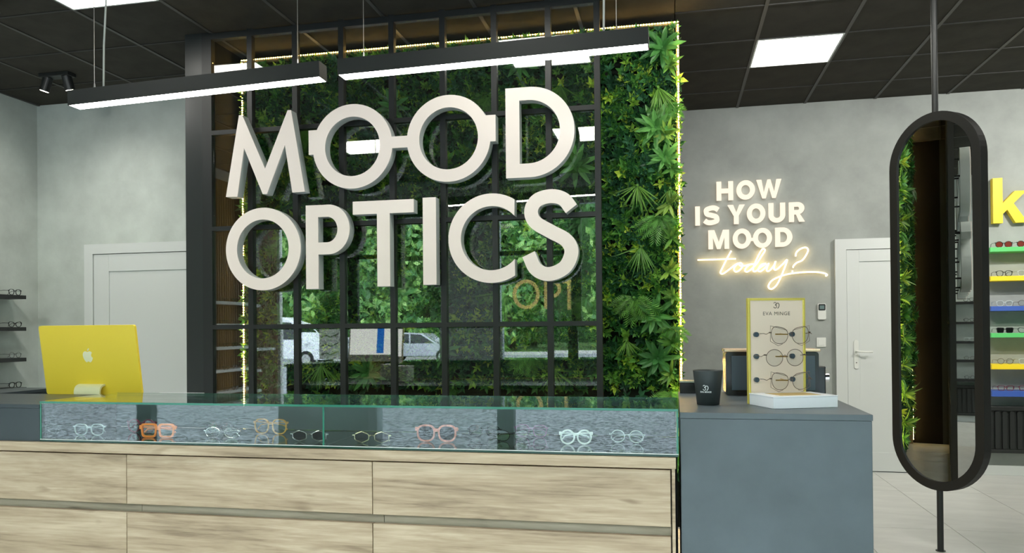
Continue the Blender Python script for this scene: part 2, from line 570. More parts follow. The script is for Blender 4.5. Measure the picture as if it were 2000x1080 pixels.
# baseboards
struct(bx(2.62, FX1, 7.375, FY1, 0, .085), 'baseboard_back', M['white'], bevel=.003)
struct(bx(.06, 1.43, 7.375, FY1, 0, .085), 'baseboard_back_left', M['white'], bevel=.003)
struct(bx(FX0, FX0 + .02, FY0 + .05, LBY, 0, .085), 'baseboard_left', M['white'], bevel=.003)

# doors
def door(name, x0, x1, ztop, y, fw, leaf_inset, hx, label, handle=True):
    d = thing(name, label, 'door', ((x0 + x1) / 2, y, 0)); d['kind'] = 'structure'
    del d['category']
    f = MB().prism([[(x0, 0), (x1, 0), (x1, ztop), (x0, ztop)], [(x0 + fw, .0005), (x1 - fw, .0005), (x1 - fw, ztop - fw), (x0 + fw, ztop - fw)]], y - .045, y - .0005)
    f.build('door_frame', M['white'], d, bevel=.004)
    a0, a1, at = x0 + fw + .004, x1 - fw - .004, ztop - fw - .004
    lf = bx(a0, a1, y - .022, y - .0008, .008, at).build('door_leaf', M['white'], d)
    s = leaf_inset
    st = MB()
    for b in ((a0, a0 + s, .008, at), (a1 - s, a1, .008, at), (a0 + s, a1 - s, at - s, at), (a0 + s, a1 - s, .008, .008 + s * 1.6)):
        st.box(b[0], b[1], y - .034, y - .021, b[2], b[3])
    st.build('stile_frame', M['white'], lf, bevel=.002)
    if handle:
        hp = MB().prism([[(hx + px_, pz) for px_, pz in arc(0, 1.16, .019, .019, 0, pi, 8) + arc(0, .94, .019, .019, pi, 2 * pi, 8)]], y - .042, y - .033).build('handle_plate', M['whiteplastic'], lf)
        hd = MB().tube([(hx, y - .04, 1.075), (hx, y - .085, 1.075), (hx + .02, y - .092, 1.075), (hx + .125, y - .092, 1.072)], [.009, .009, .009, .008], 10)
        hd.build('handle', M['whiteplastic'], lf, smooth=True)
        MB().cyl((hx, y - .0425, .975), (hx, y - .044, .975), .005, 8).build('keyhole', M['print'], lf)
    bx(x0 + fw, x1 - fw, y - .02, y - .001, -.002, .008).build('threshold', M['black'], d)
door('door_1', 1.43, 2.58, 2.085, FY1, .095, .105, 1.60, 'white panelled door behind the oval mirror, right of the glowing lettering')
door('door_2', -5.05, -3.75, 2.075, LBY, .085, .15, -3.95, 'white panelled door behind the yellow computer')

# shop front (behind the camera, seen in the reflections)
def sf(name, *b, m='storewall'): return struct(bx(*b), name, M[m])
sf('wall_front', FX0 - .1, FX1 + .1, FY0 - .12, FY0 - .02, 2.95, CZ + .03)
sf('wall_front_column', -3.15, -2.30, FY0 - .13, FY0 - .01, 0, 2.95)
sf('wall_front_right', 2.2, FX1 + .1, FY0 - .12, FY0 - .02, 0, 2.95)
for k, (x0, x1, m) in enumerate([(-5.57, -5.53, 'frame_white'), (-4.48, -4.34, 'black'), (-1.33, -1.20, 'black'), (1.0, 1.08, 'black'), (2.14, 2.2, 'black')]):
    sf('trim_%d' % (k + 1), x0, x1, FY0 - .11, FY0 - .03, 0, 2.95, m=m)
for k, (x0, x1) in enumerate([(-5.53, -4.48), (-4.34, -3.15), (-2.30, -1.33), (1.08, 2.14)]):
    wn = struct(bx(x0, x1, FY0 - .085, FY0 - .05, 0, .06), 'window_%d' % (k + 1), M['black'])
    bx(x0, x1, FY0 - .072, FY0 - .064, .06, 2.95).build('pane', M['glass'], wn)
    bx(x0, x1, FY0 - .085, FY0 - .05, 2.30, 2.36).build('transom', M['black'], wn)
bx(-4.91, -4.58, FY0 - .063, FY0 - .06, .93, 1.36).build('poster', M['poster'], base=True)
po = bpy.data.objects['poster']; tag(po, 'small grey poster on the shop window, mirrored in the glass grid', 'poster')
for zz in (1.24, 1.11, .99):
    MB().tube([(-4.88, FY0 - .059, zz), (-4.80, FY0 - .059, zz + .03), (-4.74, FY0 - .059, zz), (-4.62, FY0 - .059, zz + .05)], .007, 6).build('printed_motif', M['print'], po)

# letters on the window (readable from the street)
def letter_loops(ch, x, z, w, h, s):
    """simple block capitals: list of loops in a box x..x+w, z..z+h, stroke s"""
    def q(l): return [(x + a, z + b) for a, b in l]
    if ch == 'H': return [q([(0, 0), (s, 0), (s, h / 2 - s * .48), (w - s, h / 2 - s * .48), (w - s, 0), (w, 0), (w, h), (w - s, h), (w - s, h / 2 + s * .48), (s, h / 2 + s * .48), (s, h), (0, h)])]
    if ch == 'I': return [q([(0, 0), (w, 0), (w, h), (0, h)])]
    if ch == 'T': return [q([(w / 2 - s / 2, 0), (w / 2 + s / 2, 0), (w / 2 + s / 2, h - s), (w, h - s), (w, h), (0, h), (0, h - s), (w / 2 - s / 2, h - s)])]
    if ch == 'O': return [ring(x + w / 2, z + h / 2, w / 2, h / 2, 40), ring(x + w / 2, z + h / 2, w / 2 - s, h / 2 - s * .95, 40)]
    if ch == 'W':
        t = s * 1.06
        return [q([(0, h), (t, h), (w * .29, h * .3), (w * .44, h), (w * .56, h), (w * .71, h * .3), (w - t, h), (w, h), (w * .77, 0), (w * .63, 0), (w * .5, h * .62), (w * .37, 0), (w * .23, 0)])]
    if ch == 'Y': return [q([(w / 2 - s / 2, 0), (w / 2 + s / 2, 0), (w / 2 + s / 2, h * .42), (w, h), (w - s * 1.15, h), (w / 2, h * .6), (s * 1.15, h), (0, h), (w / 2 - s / 2, h * .42)])]
    if ch == 'U':
        r = w / 2
        return [q([(0, h)] + [(r + r * cos(a), r * .95 + r * .95 * sin(a)) for a in np.linspace(pi, 2 * pi, 20)] + [(w, h), (w - s, h)] + [(r + (r - s) * cos(a), r * .95 + (r - s) * .95 * sin(a)) for a in np.linspace(2 * pi, pi, 20)] + [(s, h)])]
    if ch == 'M': return [q([(0, 0), (0, h), (s * 1.35, h), (w / 2, h * .36), (w - s * 1.35, h), (w, h), (w, 0), (w - s, 0), (w - s, h * .62), (w / 2 + s * .38, 0), (w / 2 - s * .38, 0), (s, h * .62), (s, 0)])]
    if ch == 'D':
        return [q([(0, 0)] + arc(w - h / 2 * .95, h / 2, h / 2 * .95, h / 2, -pi / 2, pi / 2, 24) + [(0, h)]),
                q([(s, s * .9)] + arc(w - h / 2 * .95, h / 2, h / 2 * .95 - s, h / 2 - s * .9, -pi / 2, pi / 2, 24) + [(s, h - s * .9)])]
    if ch in 'PR':
        zb = h * (.40 if ch == 'P' else .38)
        cz, rz = (h + zb) / 2, (h - zb) / 2
        cx = w - rz * 1.05 - (.02 * w if ch == 'R' else 0)
        outer = [(0, 0), (s, 0), (s, zb)]
        if ch == 'R': outer += [(w * .46, zb), (w - s * 1.1, 0), (w, 0), (w * .68, zb + s * .1)]
        outer += arc(cx, cz, rz * 1.05, rz, -pi / 2 + (.5 if ch == 'R' else 0), pi / 2, 18) + [(0, h)]
        inner = [(s, zb + s * .9)] + arc(cx, cz, rz * 1.05 - s, rz - s * .9, -pi / 2, pi / 2, 16) + [(s, h - s * .9)]
        return [q(outer), q(inner)]
    if ch == 'S':
        k = s / 2
        p = [(w * .93, h * .77), (w * .72, h - k * 1.1), (w * .48, h - k), (w * .2, h - k * 1.6), (k, h * .72), (w * .22, h * .57), (w * .5, h * .5), (w * .78, h * .42), (w - k, h * .27), (w * .8, k * 1.6), (w * .5, k), (w * .24, k * 1.15), (w * .05, h * .24)]
        return [stroke(q(catmull(p, 5)), s)]

for ch, x0, x1, lab in (('O', -2.13, -1.76, 0), ('P', -1.70, -1.47, 1), ('T', -1.45, -1.28, 2)):
    loops = letter_loops(ch, 0, 1.57, x1 - x0, .40, .05)
    mb = MB()
    mb.prism([[(x0 + px_, pz) for px_, pz in l] for l in loops], FY0 - .062, FY0 - .058)
    tag(mb.build('window_letter', M['vinyl'], base=True), 'tan letter %s stuck on the shop window, mirrored in the glass grid' % ch, 'letter', 'tan letters on the shop window')

# ------------------------------------------------------------------ outdoors, seen mirrored in the glass
struct(bx(-70, 50, -75, FY0 - .13, -.25, -.05), 'asphalt_ground', M['asphalt'])
struct(bx(-60, 40, -28.6, -28.2, -.05, .10), 'trim_kerb', M['kerb'])
struct(MB().prism([[(-95, -.05), (70, -.05), (70, 9), (40, 13), (5, 12), (-25, 15), (-60, 12), (-95, 11)]], -64, -48), 'added_hill_ground', mat('added_hill', (66, 96, 56), .95, var=(.5, .5)))  # added hill, blocks the bright sky in the gaps between trees
lawn = struct(bx(-60, 40, -75, -28.6, -.05, .06), 'lawn_ground', mat('lawn', (84, 112, 58), .9, var=(3, .4)))

def leaf_quads(n, fn, size, rnd, cols):
    v = []; f = []; c = []
    for _ in range(n):
        p, nrm = fn(rnd)
        nrm = (nrm + Vector((rnd.uniform(-1, 1), rnd.uniform(-1, 1), rnd.uniform(-1, 1))) * .7).normalized()
        a = nrm.orthogonal().normalized()
        a = (Matrix.Rotation(rnd.uniform(0, 6.28), 3, nrm) @ a)
        b = nrm.cross(a)
        s = size * rnd.uniform(.6, 1.3)
        k = len(v)
        v += [tuple(p - a * s), tuple(p + b * s * .5), tuple(p + a * s), tuple(p - b * s * .5)]
        f.append((k, k + 1, k + 2, k + 3))
        col = rnd.choice(cols)
        c += [(*s2l(col), 1)] * 4
    return v, f, c

TREE = {}
def tree(x, y, h, variant, label):
    t = thing('tree', label, 'tree', (x, y, .06), 'trees across the car park')
    if variant not in TREE:
        rnd = random.Random(variant)
        mb = MB()
        mb.tube([(0, 0, -.1), (.1, 0, 2), (-.1, .1, 4.5), (0, 0, 8)], [.28, .22, .16, .05], 8)
        for k in range(5):
            a = k * 1.3
            mb.tube([(0, 0, 2.0 + k * .7), (cos(a) * 1.2, sin(a) * .7, 3.2 + k * .8), (cos(a) * 2.4, sin(a) * 1.2, 4.4 + k * .9)], [.12, .08, .03], 6)
        m1 = bpy.data.meshes.new('trunk'); m1.from_pydata(mb.v, [], mb.f); m1.materials.append(M['bark'])
        blobs = [(Vector((rnd.uniform(-1.9, 1.9), rnd.uniform(-1, 1), rnd.uniform(.7, 11.2))), rnd.uniform(.8, 1.35)) for _ in range(52)]
        def fn(r):
            c, q = r.choice(blobs)
            d = Vector((r.gauss(0, 1), r.gauss(0, 1), r.gauss(0, 1))).normalized()
            return c + d * q * r.uniform(.6, 1.0), d
        v, f, c = leaf_quads(7000, fn, .27, rnd, [(120, 170, 92), (144, 190, 104), (98, 150, 88), (168, 206, 122), (84, 132, 80)])
        b2 = MB(); b2.v, b2.f, b2.c = v, f, c
        o = b2.build('crown', M['leaf'], t, local=True, kind='stuff')
        TREE[variant] = (m1, o.data)
        place('trunk', m1, t)
    else:
        place('trunk', TREE[variant][0], t)
        o = place('crown', TREE[variant][1], t); o['kind'] = 'stuff'
    t.rotation_euler = (0, 0, pi * (variant % 2))
    t.scale = (1.02, 1.02, h / 12)
ORDN = ['first', 'second', 'third', 'fourth', 'fifth', 'sixth', 'seventh', 'eighth', 'ninth']
for k in range(7):
    tree(-29 + 6.7 * k, -31.5, 11.5 + (k % 3) * .7, k % 3, 'leafy tree across the car park, front row, %s from the left' % ORDN[k])
for k in range(7):
    tree(-39 + 6.7 * k + 3.3, -37.5, 15 + (k % 2), (k + 1) % 3, 'taller leafy tree across the car park, back row, %s from the left' % ORDN[k])

def vehicle(name, label, cat, x, y, prof, win, width, wheels, m, rot):
    t = thing(name, label, cat, (x, y, -.05), None, (0, 0, rot))
    MB().prism([prof], -width / 2, width / 2).build('body', m, t, local=True, bevel=.05)
    for s in (-1, 1):
        for wl in win:
            MB().prism([wl], s * (width / 2 + .004) - .004, s * (width / 2 + .004) + .004).build('window', M['carglass'], t, local=True)
        for wx, wr in wheels:
            wmb = MB().tube([(wx, s * (width / 2 - .2), wr), (wx, s * (width / 2 + .015), wr)], wr, 24).build('wheel', M['tyre'], t, local=True)
            MB().tube([(wx, s * (width / 2 + .01), wr), (wx, s * (width / 2 + .03), wr)], wr * .6, 16).build('hub_cap', M['steel'], wmb, local=True)
        MB().box(prof[0][0] + .03 if False else win[0][0][0] + .1, win[0][0][0] + .3, s * (width / 2 + .1) - .06, s * (width / 2 + .1) + .06, .98, 1.14).build('wing_mirror', m, t, local=True)
    return t
vp = [(-2.5, .3), (2.35, .3), (2.5, .5), (2.45, .95), (1.6, 1.12), (.85, 1.82), (.4, 1.95), (-2.4, 1.95), (-2.5, 1.7)]
v1 = vehicle('van', 'white van parked outside, mirrored at the left of the glass grid', 'van', -16.2, -20.6, vp, [[(1.42, 1.12), (.8, 1.72), (.2, 1.76), (.2, 1.12)], [(.1, 1.12), (.1, 1.76), (-.9, 1.76), (-.9, 1.12)]], 1.9, [(1.6, .34), (-1.6, .34)], M['vanpaint'], 0)
MB().prism([[(-.8, 1.16), (.8, 1.16), (.66, 1.74), (-.66, 1.74)]], -.005, .005).xform(Matrix(((0, -1, 0, 0), (1, 0, 0, 0), (0, 0, 1, 0), (0, 0, 0, 1)))).xform(Matrix.Translation((1.24, 0, 1.45)) @ Matrix.Rotation(radians(-43), 4, 'Y') @ Matrix.Translation((0, 0, -1.45))).build('windscreen', M['carglass'], v1, local=True)
for s in (-1, 1):
    MB().box(2.42, 2.50, s * .72 - .18, s * .72 + .18, .72, .88).build('headlamp', M['chrome'], v1, local=True)
cp = [(-2.1, .28), (2.05, .28), (2.2, .45), (2.15, .72), (1.1, .88), (.35, 1.36), (-.9, 1.42), (-1.7, 1.0), (-2.15, .92), (-2.2, .5)]
vehicle('car', 'silver car parked outside, mirrored in the middle of the glass grid', 'car', -11.9, -25.6, cp, [[(.95, .9), (.3, 1.30), (-.2, 1.33), (-.2, .9)], [(-.28, .9), (-.28, 1.33), (-.85, 1.34), (-1.4, .98)]], 1.75, [(1.35, .31), (-1.35, .31)], M['carpaint'], 0)

# ------------------------------------------------------------------ green plant wall
GX0, GX1, GY, GZ1 = -3.08, .055, 5.10, 3.27
gw = thing('plant_wall', 'tall wall of artificial leaves edged with warm light strips, behind the glass grid', 'plant wall', ((GX0 + GX1) / 2, GY + .06, 0))
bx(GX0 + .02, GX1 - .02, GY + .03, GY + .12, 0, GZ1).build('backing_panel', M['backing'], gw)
frm = MB()
frm.box(GX0, GX0 + .02, GY - .01, GY + .12, 0, GZ1); frm.box(GX1 - .02, GX1, GY - .01, GY + .12, 0, GZ1); frm.box(GX0 + .02, GX1 - .02, GY - .01, GY + .12, GZ1, GZ1 + .02)
frm.build('edge_frame', mat('tan_edge', (196, 170, 118), .6), gw)
def led_run(p0, p1, label):
    """flat carrier tape with a row of small lit beads"""
    p0, p1 = Vector(p0), Vector(p1)
    d = (p1 - p0); n = int(d.length / .018)
    vert = abs(d.z) > abs(d.x)
    e = (.0045, .001, d.length / 2) if vert else (d.length / 2, .001, .0045)
    c = (p0 + p1) / 2
    tp = bx(c.x - e[0], c.x + e[0], c.y - .001, c.y + .001, c.z - e[2], c.z + e[2]).build('light_strip', M['tape'], gw, label=label)
    mb = MB()
    for k in range(n):
        q = p0 + d * (k + .5) / n
        mb.box(q.x - .003, q.x + .003, q.y - .0035, q.y - .0011, q.z - .003, q.z + .003)
    mb.build('led_bead', M['ledside'] if vert else M['led'], tp, kind='stuff')
led_run((GX0 + .010, GY - .014, .04), (GX0 + .010, GY - .014, GZ1), 'left vertical strip of warm light')
led_run((GX1 - .008, GY - .014, .04), (GX1 - .008, GY - .014, GZ1), 'right vertical strip of warm light')
led_run((GX0, GY - .014, GZ1 + .012), (GX1, GY - .014, GZ1 + .012), 'top strip of warm light under the ceiling')

def leaf_geo(L, W, fold=.18, droop=.12):
    """leaf along +x, facing +z: 5 verts, 4 triangles"""
    return [(0, 0, 0), (.42 * L, .5 * W, 0), (.42 * L, -.5 * W, 0), (.45 * L, 0, -fold * W), (L, 0, -droop * L)], [(0, 2, 3), (0, 3, 1), (3, 2, 4), (1, 3, 4)]
def long_leaf_geo(L, W, droop=.25, n=5):
    v = [(0, 0, 0)]; f = []
    for i in range(1, n):
        t = i / n
        ww = W * sin(pi * min(1, t * .86 + .1)) ** .8
        z = -droop * L * t * t
        v += [(L * t, ww / 2, z), (L * t, 0, z - ww * .16), (L * t, -ww / 2, z)]
    v.append((L, 0, -droop * L))
    f += [(0, 3, 2), (0, 2, 1)]
    for i in range(n - 2):
        a = 1 + 3 * i
        f += [(a, a + 1, a + 4, a + 3), (a + 1, a + 2, a + 5, a + 4)]
    a = 1 + 3 * (n - 2); t = len(v) - 1
    f += [(a, a + 1, t), (a + 1, a + 2, t)]
    return v, f

GREENS = [(44, 90, 50), (56, 108, 56), (40, 80, 52), (70, 122, 58), (86, 138, 60), (36, 70, 48), (60, 106, 74)]
BRIGHT = [(140, 176, 70), (172, 194, 76), (122, 164, 70), (104, 152, 68)]
rnd = random.Random(11)
V = []; F = []; Cc = []
single = []
lv, lf = leaf_geo(1, 1)
lv = np.array(lv)
N_CL = 8200
for _ in range(N_CL):
    cx_ = rnd.uniform(GX0 + .01, GX1 - .005); cz_ = rnd.uniform(.25 if rnd.random() < .15 else .9, GZ1 - .01)
    yb = GY + rnd.uniform(-.005, .035)
    bright = rnd.random() < .20
    star = rnd.random() < .30
    nL = rnd.randint(5, 7)
    a0 = rnd.uniform(0, 6.28)
    base_col = rnd.choice(BRIGHT if bright else GREENS)
    L0 = rnd.uniform(.042, .070)
    for k in range(nL):
        ang = a0 + k * 2 * pi / nL + rnd.uniform(-.3, .3)
        el = rnd.uniform(.35, 1.25)
        L = L0 * rnd.uniform(.8, 1.2); Wd = L * rnd.uniform(.32, .46)
        R = (Matrix.Rotation(ang, 3, 'Y') @ Matrix.Rotation(-el, 3, 'Z').to_3x3())
        # leaf lies along +x with its upper face toward -y (the room)
        R = Matrix.Rotation(ang, 3, 'Y') @ Matrix.Rotation(-el, 3, 'Z') @ Matrix.Rotation(pi / 2, 3, 'X') @ Matrix.Rotation(rnd.uniform(-.5, .5), 3, 'X')
        Rn = np.array(R)
        pos = np.array((cx_, yb - .004, cz_))
        P_ = (lv * np.array((L, Wd, (L + Wd) / 2))) @ Rn.T + pos
        if P_[:, 1].max() > GY + .09 or P_[:, 2].max() > CZ - .01: continue
        if cx_ > -.42 and cx_ < .03 and len(single) < 260 and 1.0 < cz_ < 3.2 and el > .5 and rnd.random() < .22:
            single.append((pos, R, L, Wd, base_col)); continue
        n = len(V)
        V += P_.tolist(); F += [tuple(n + i for i in q) for q in lf]
        jit = rnd.uniform(.85, 1.15)
        Cc += [(*[q * jit * 1.45 for q in s2l(base_col)], 1)] * 5
b = MB(); b.v, b.f, b.c = V, F, Cc
b.build('small_leaves', M['leaf'], gw, kind='stuff')
LEAFMESH = {}
for pos, R, L, Wd, col in single:
    if col not in LEAFMESH:
        v_, f_ = leaf_geo(1, .44)
        me = bpy.data.meshes.new('leaf'); me.from_pydata(v_, [], f_); me.materials.append(M['leaf'])
        a = me.color_attributes.new('Col', 'FLOAT_COLOR', 'POINT'); a.data.foreach_set('color', np.array([(*[1.45 * q for q in s2l(col)], 1)] * 5, dtype=np.float32).ravel())
        LEAFMESH[col] = me
    o = link(bpy.data.objects.new('leaf', LEAFMESH[col])); o.parent = gw
    o.matrix_local = Matrix.Translation(Vector(pos) - OFF[gw.name] + Vector((0, -.012, 0))) @ R.to_4x4() @ Matrix.Diagonal((L * 1.1, L * 1.1, L * 1.1, 1))

def plant_geo(kind, rnd, S):
    """returns a list of leaves (verts, faces) around the origin growing toward -y"""
    leaves = []
    def put(v, f, R, p=(0, 0, 0)):
        leaves.append(([tuple(R @ Vector(q) + Vector(p)) for q in v], f))
    if kind == 'rosette':
        for ringi, (cnt, el, L) in enumerate(((9, .35, 1.0), (7, .75, .85), (4, 1.15, .6))):
            a0 = rnd.uniform(0, 6)
            for k in range(cnt):
                v, f = long_leaf_geo(S * L * rnd.uniform(.85, 1.15), S * .23, .22)
                put(v, f, Matrix.Rotation(a0 + 2 * pi * k / cnt + rnd.uniform(-.15, .15), 3, 'Y') @ Matrix.Rotation(-el, 3, 'Z') @ Matrix.Rotation(pi / 2, 3, 'X'))
    elif kind == 'spray':
        for k in range(13):
            v, f = long_leaf_geo(S * rnd.uniform(.7, 1.15), S * .20, rnd.uniform(.1, .5))
            put(v, f, Matrix.Rotation(rnd.uniform(0, 6.28), 3, 'Y') @ Matrix.Rotation(-rnd.uniform(.7, 1.45), 3, 'Z') @ Matrix.Rotation(pi / 2, 3, 'X'))
    elif kind == 'tuft':
        for k in range(30):
            a = pi / 2 + rnd.gauss(0, .5)            # hanging down
            v, f = long_leaf_geo(S * rnd.uniform(.8, 1.35), S * .05, rnd.uniform(.1, .5), 4)
            put(v, f, Matrix.Rotation(a, 3, 'Y') @ Matrix.Rotation(-rnd.uniform(.1, .7), 3, 'Z') @ Matrix.Rotation(pi / 2, 3, 'X'))
    else:                                            # fern: fronds with paired leaflets
        for k in range(6):
            a = pi / 2 + (k - 2.5) * .42 + rnd.uniform(-.1, .1)
            R = Matrix.Rotation(a, 3, 'Y') @ Matrix.Rotation(-rnd.uniform(.3, .6), 3, 'Z') @ Matrix.Rotation(pi / 2, 3, 'X')
            L = S * rnd.uniform(.9, 1.3)
            fv = []; ff = []
            for i in range(13):
                t = (i + 1) / 14
                x = L * t; z = -.28 * L * t * t
                wl = .22 * S * sin(pi * (t * .85 + .12)) + .02
                for s in (-1, 1):
                    n = len(fv)
                    fv += [(x - .012, 0, z), (x + .02, s * wl * .5, z - .004), (x + .025, s * wl, z - .012), (x + .008, s * wl * .5, z - .004)]
                    ff.append((n, n + 1, n + 2, n + 3))
            n = len(fv)
            fv += [(0, .002, 0), (0, -.002, 0), (L, 0, -.28 * L)]; ff.append((n, n + 1, n + 2))
            put(fv, ff, R)
    return leaves

PLANTS = [('rosette', -.055, 3.12, .15), ('rosette', -.10, 2.60, .15), ('tuft', -.08, 2.86, .15), ('rosette', -.04, 2.40, .12), ('tuft', -.22, 2.23, .16), ('fern', -.09, 2.02, .14), ('tuft', -.20, 1.83, .17),
          ('fern', -.25, 1.50, .16), ('rosette', -.12, 1.38, .15), ('rosette', -.10, 1.10, .15), ('fern', .0, 1.3, .10),
          ('tuft', -.30, 1.22, .11), ('fern', -.02, 2.75, .11), ('tuft', -.01, 2.2, .11), ('fern', -.02, .88, .13), ('tuft', -.0, .62, .13), ('rosette', .0, .45, .12),
          ('spray', -.01, 3.0, .11), ('spray', -.03, 2.55, .11), ('spray', .0, 2.33, .11), ('spray', -.02, 2.1, .11), ('spray', .0, 1.88, .11), ('spray', -.03, 1.66, .11), ('spray', .0, 1.5, .11), ('spray', -.01, 1.2, .11), ('spray', -.02, 1.0, .11), ('spray', .0, .78, .14), ('spray', -.01, .56, .14),
          ('fern', -.9, 2.35, .15), ('rosette', -.62, 2.38, .15), ('tuft', -1.45, 2.42, .14), ('rosette', -.58, 2.02, .14), ('fern', -2.55, 2.75, .15), ('tuft', -2.6, 1.95, .16), ('tuft', -1.12, 1.55, .17),
          ('fern', -2.72, 1.95, .14), ('rosette', -2.72, 1.42, .13), ('tuft', -2.45, 1.06, .16), ('rosette', -2.1, 1.0, .14), ('fern', -.95, 1.15, .14), ('tuft', -.78, 1.02, .14), ('rosette', -1.85, 1.55, .13), ('tuft', -1.75, 1.85, .16),
          ('rosette', -1.9, 2.86, .14), ('fern', -1.2, 2.9, .16), ('tuft', -.72, 2.92, .16), ('rosette', -1.0, 3.08, .13), ('rosette', -1.55, 1.16, .12), ('fern', -.55, 1.5, .13), ('rosette', -2.2, 2.1, .11), ('tuft', -2.85, 2.5, .12), ('fern', -1.5, 2.1, .13)]
PCOL = {'rosette': [(92, 154, 80), (78, 138, 76), (106, 166, 86)], 'tuft': [(116, 166, 68), (98, 150, 64)], 'fern': [(112, 172, 72), (92, 150, 64)], 'spray': [(112, 160, 74), (96, 150, 70), (140, 176, 80)]}
PNAME = {'rosette': 'leafy_rosette', 'tuft': 'grass_tuft', 'fern': 'fern_plant', 'spray': 'leaf_spray'}
n_leafsub = 0
for i, (kind, x, z, S) in enumerate(PLANTS):
    r2 = random.Random(100 + i)
    col = s2l(r2.choice(PCOL[kind]))
    lvs = plant_geo(kind, r2, S)
    p = Vector((x, GY - .03, z))
    mv = MB(); mv.c = []
    separate = x > -.42 and kind in ('rosette', 'fern') and z > .95 and n_leafsub < 270
    # a short stem carries the plant
    mv.tube([tuple(p + Vector((0, .05, 0))), tuple(p + Vector((0, -.012, 0)))], [.012, .009], 6); mv.c += [(*col, 1)] * 12
    if not separate:
        for v, f in lvs:
            n = len(mv.v)
            mv.v += [tuple(Vector(q) + p) for q in v]; mv.f += [tuple(n + k for k in q) for q in f]
            j = r2.uniform(.75, 1.25)
            mv.c += [(*[c * j for c in col], 1)] * len(v)
    po_ = mv.build(PNAME[kind], M['leaf'], gw)
    if separate:
        for v, f in lvs:
            m2 = MB(); m2.v = [tuple(Vector(q) + p) for q in v]; m2.f = f
            j = r2.uniform(.75, 1.25)
            m2.c = [(*[c * j for c in col], 1)] * len(v)
            m2.build('frond' if kind == 'fern' else 'long_leaf', M['leaf'], po_)
            n_leafsub += 1

# ------------------------------------------------------------------ black steel and glass grid partition
PY = 4.72
gp = thing('glass_partition', 'black steel grid partition with clear glass panes, carrying the large sign', 'partition', (-1.75, PY, 0))
MXs = [-3.105, -2.783, -2.452, -2.121, -1.772, -1.428, -1.090, -.745, -.442]
BZ = [.06, .68, 1.33, 2.0, 2.655, 3.315]
for k, x in enumerate(MXs):
    hw = .018 if 0 < k < len(MXs) - 1 else (.036 if k == 0 else .018)
    bx(x - hw, x + hw, PY - .022, PY + .022, 0, CZ + .003).build('mullion', M['black'], gp)
for k in range(len(MXs) - 1):
    x0 = MXs[k] + (.036 if k == 0 else .018); x1 = MXs[k + 1] - .018
    for z in BZ:
        hz = .015 if z < 3 else .02
        bx(x0, x1, PY - .022, PY + .022, z - hz, z + hz).build('crossbar', M['black'], gp)
rp = random.Random(5)
for k in range(len(MXs) - 1):
    x0 = MXs[k] + (.036 if k == 0 else .018); x1 = MXs[k + 1] - .018
    for j in range(len(BZ) - 1):
        z0, z1 = BZ[j] + .0155, BZ[j + 1] - .0205
        cx_, cz_ = (x0 + x1) / 2, (z0 + z1) / 2
        tx, tz = rp.uniform(-.004, .004), rp.uniform(-.003, .003)      # panes never sit perfectly true
        m = Matrix.Translation((cx_, PY, cz_)) @ Matrix.Rotation(tx, 4, 'Z') @ Matrix.Rotation(tz, 4, 'X')
        MB().box(-(x1 - x0) / 2, (x1 - x0) / 2, -.003, .003, -(z1 - z0) / 2, (z1 - z0) / 2).xform(m).build('pane', M['partglass'], gp)

# ------------------------------------------------------------------ the large sign
YF, YBK = 4.58, 4.655
def sign(ch, loops, label, studs):
    A = [p for p in loops[0]]
    x = sum(p[0] for p in A) / len(A); z = min(p[1] for p in A)
    t = thing('sign_letter', label, 'sign letter', (x, YF, z), 'large white sign letters')
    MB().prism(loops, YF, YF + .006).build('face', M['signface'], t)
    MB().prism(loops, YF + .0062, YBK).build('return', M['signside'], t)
    for sx, sz in studs:
        MB().cyl((sx, YBK - .002, sz), (sx, PY - .0035, sz), .007, 10).build('standoff', M['black'], t)
sign('M', [[(-2.889, 2.19), (-2.790, 2.725), (-2.766, 2.725), (-2.604, 2.362), (-2.441, 2.735), (-2.417, 2.735), (-2.324, 2.20), (-2.411, 2.198), (-2.462, 2.512), (-2.592, 2.197), (-2.622, 2.197), (-2.755, 2.508), (-2.806, 2.188)]],
     'large white letter M at the left of the upper sign row', [(-2.84, 2.25), (-2.37, 2.25), (-2.605, 2.28)])
r = .27
A1, A2 = (-1.994, 2.474), (-1.356, 2.487)
def an(z, c): return asin((z - c[1]) / r)
out = arc(*A1, r, r, an(2.520, A1), pi - an(2.593, A1), 36) + [(-2.294, 2.593), (-2.294, 2.436)] + arc(*A1, r, r, pi - an(2.436, A1), 2 * pi + an(2.447, A1), 40) \
    + arc(*A2, r, r, pi - an(2.447, A2), 2 * pi + an(2.452, A2), 40) + [(-1.054, 2.452), (-1.054, 2.614)] + arc(*A2, r, r, an(2.614, A2), pi - an(2.520, A2), 36)
sign('OO', [out, ring(*A1, .187, .190, 64), ring(*A2, .19, .193, 64)], 'pair of large white letters OO joined like spectacles', [(-2.21, 2.56), (-1.14, 2.57), (-1.677, 2.484)])
sign('D', [[(-.991, 2.220)] + arc(-.842, 2.4945, .274, .2745, -pi / 2, pi / 2, 36) + [(-.991, 2.769)], [(-.905, 2.304)] + arc(-.85, 2.497, .194, .193, -pi / 2, pi / 2, 32) + [(-.905, 2.690)]],
     'large white letter D at the right end of the upper sign row', [(-.948, 2.3), (-.948, 2.7), (-.61, 2.5)])
sign('O', [ring(-2.6235, 1.8375, .2675, .2705, 72), ring(-2.6255, 1.838, .186, .193, 64)], 'large white letter O at the left end of the lower sign row', [(-2.85, 1.84), (-2.4, 1.84)])
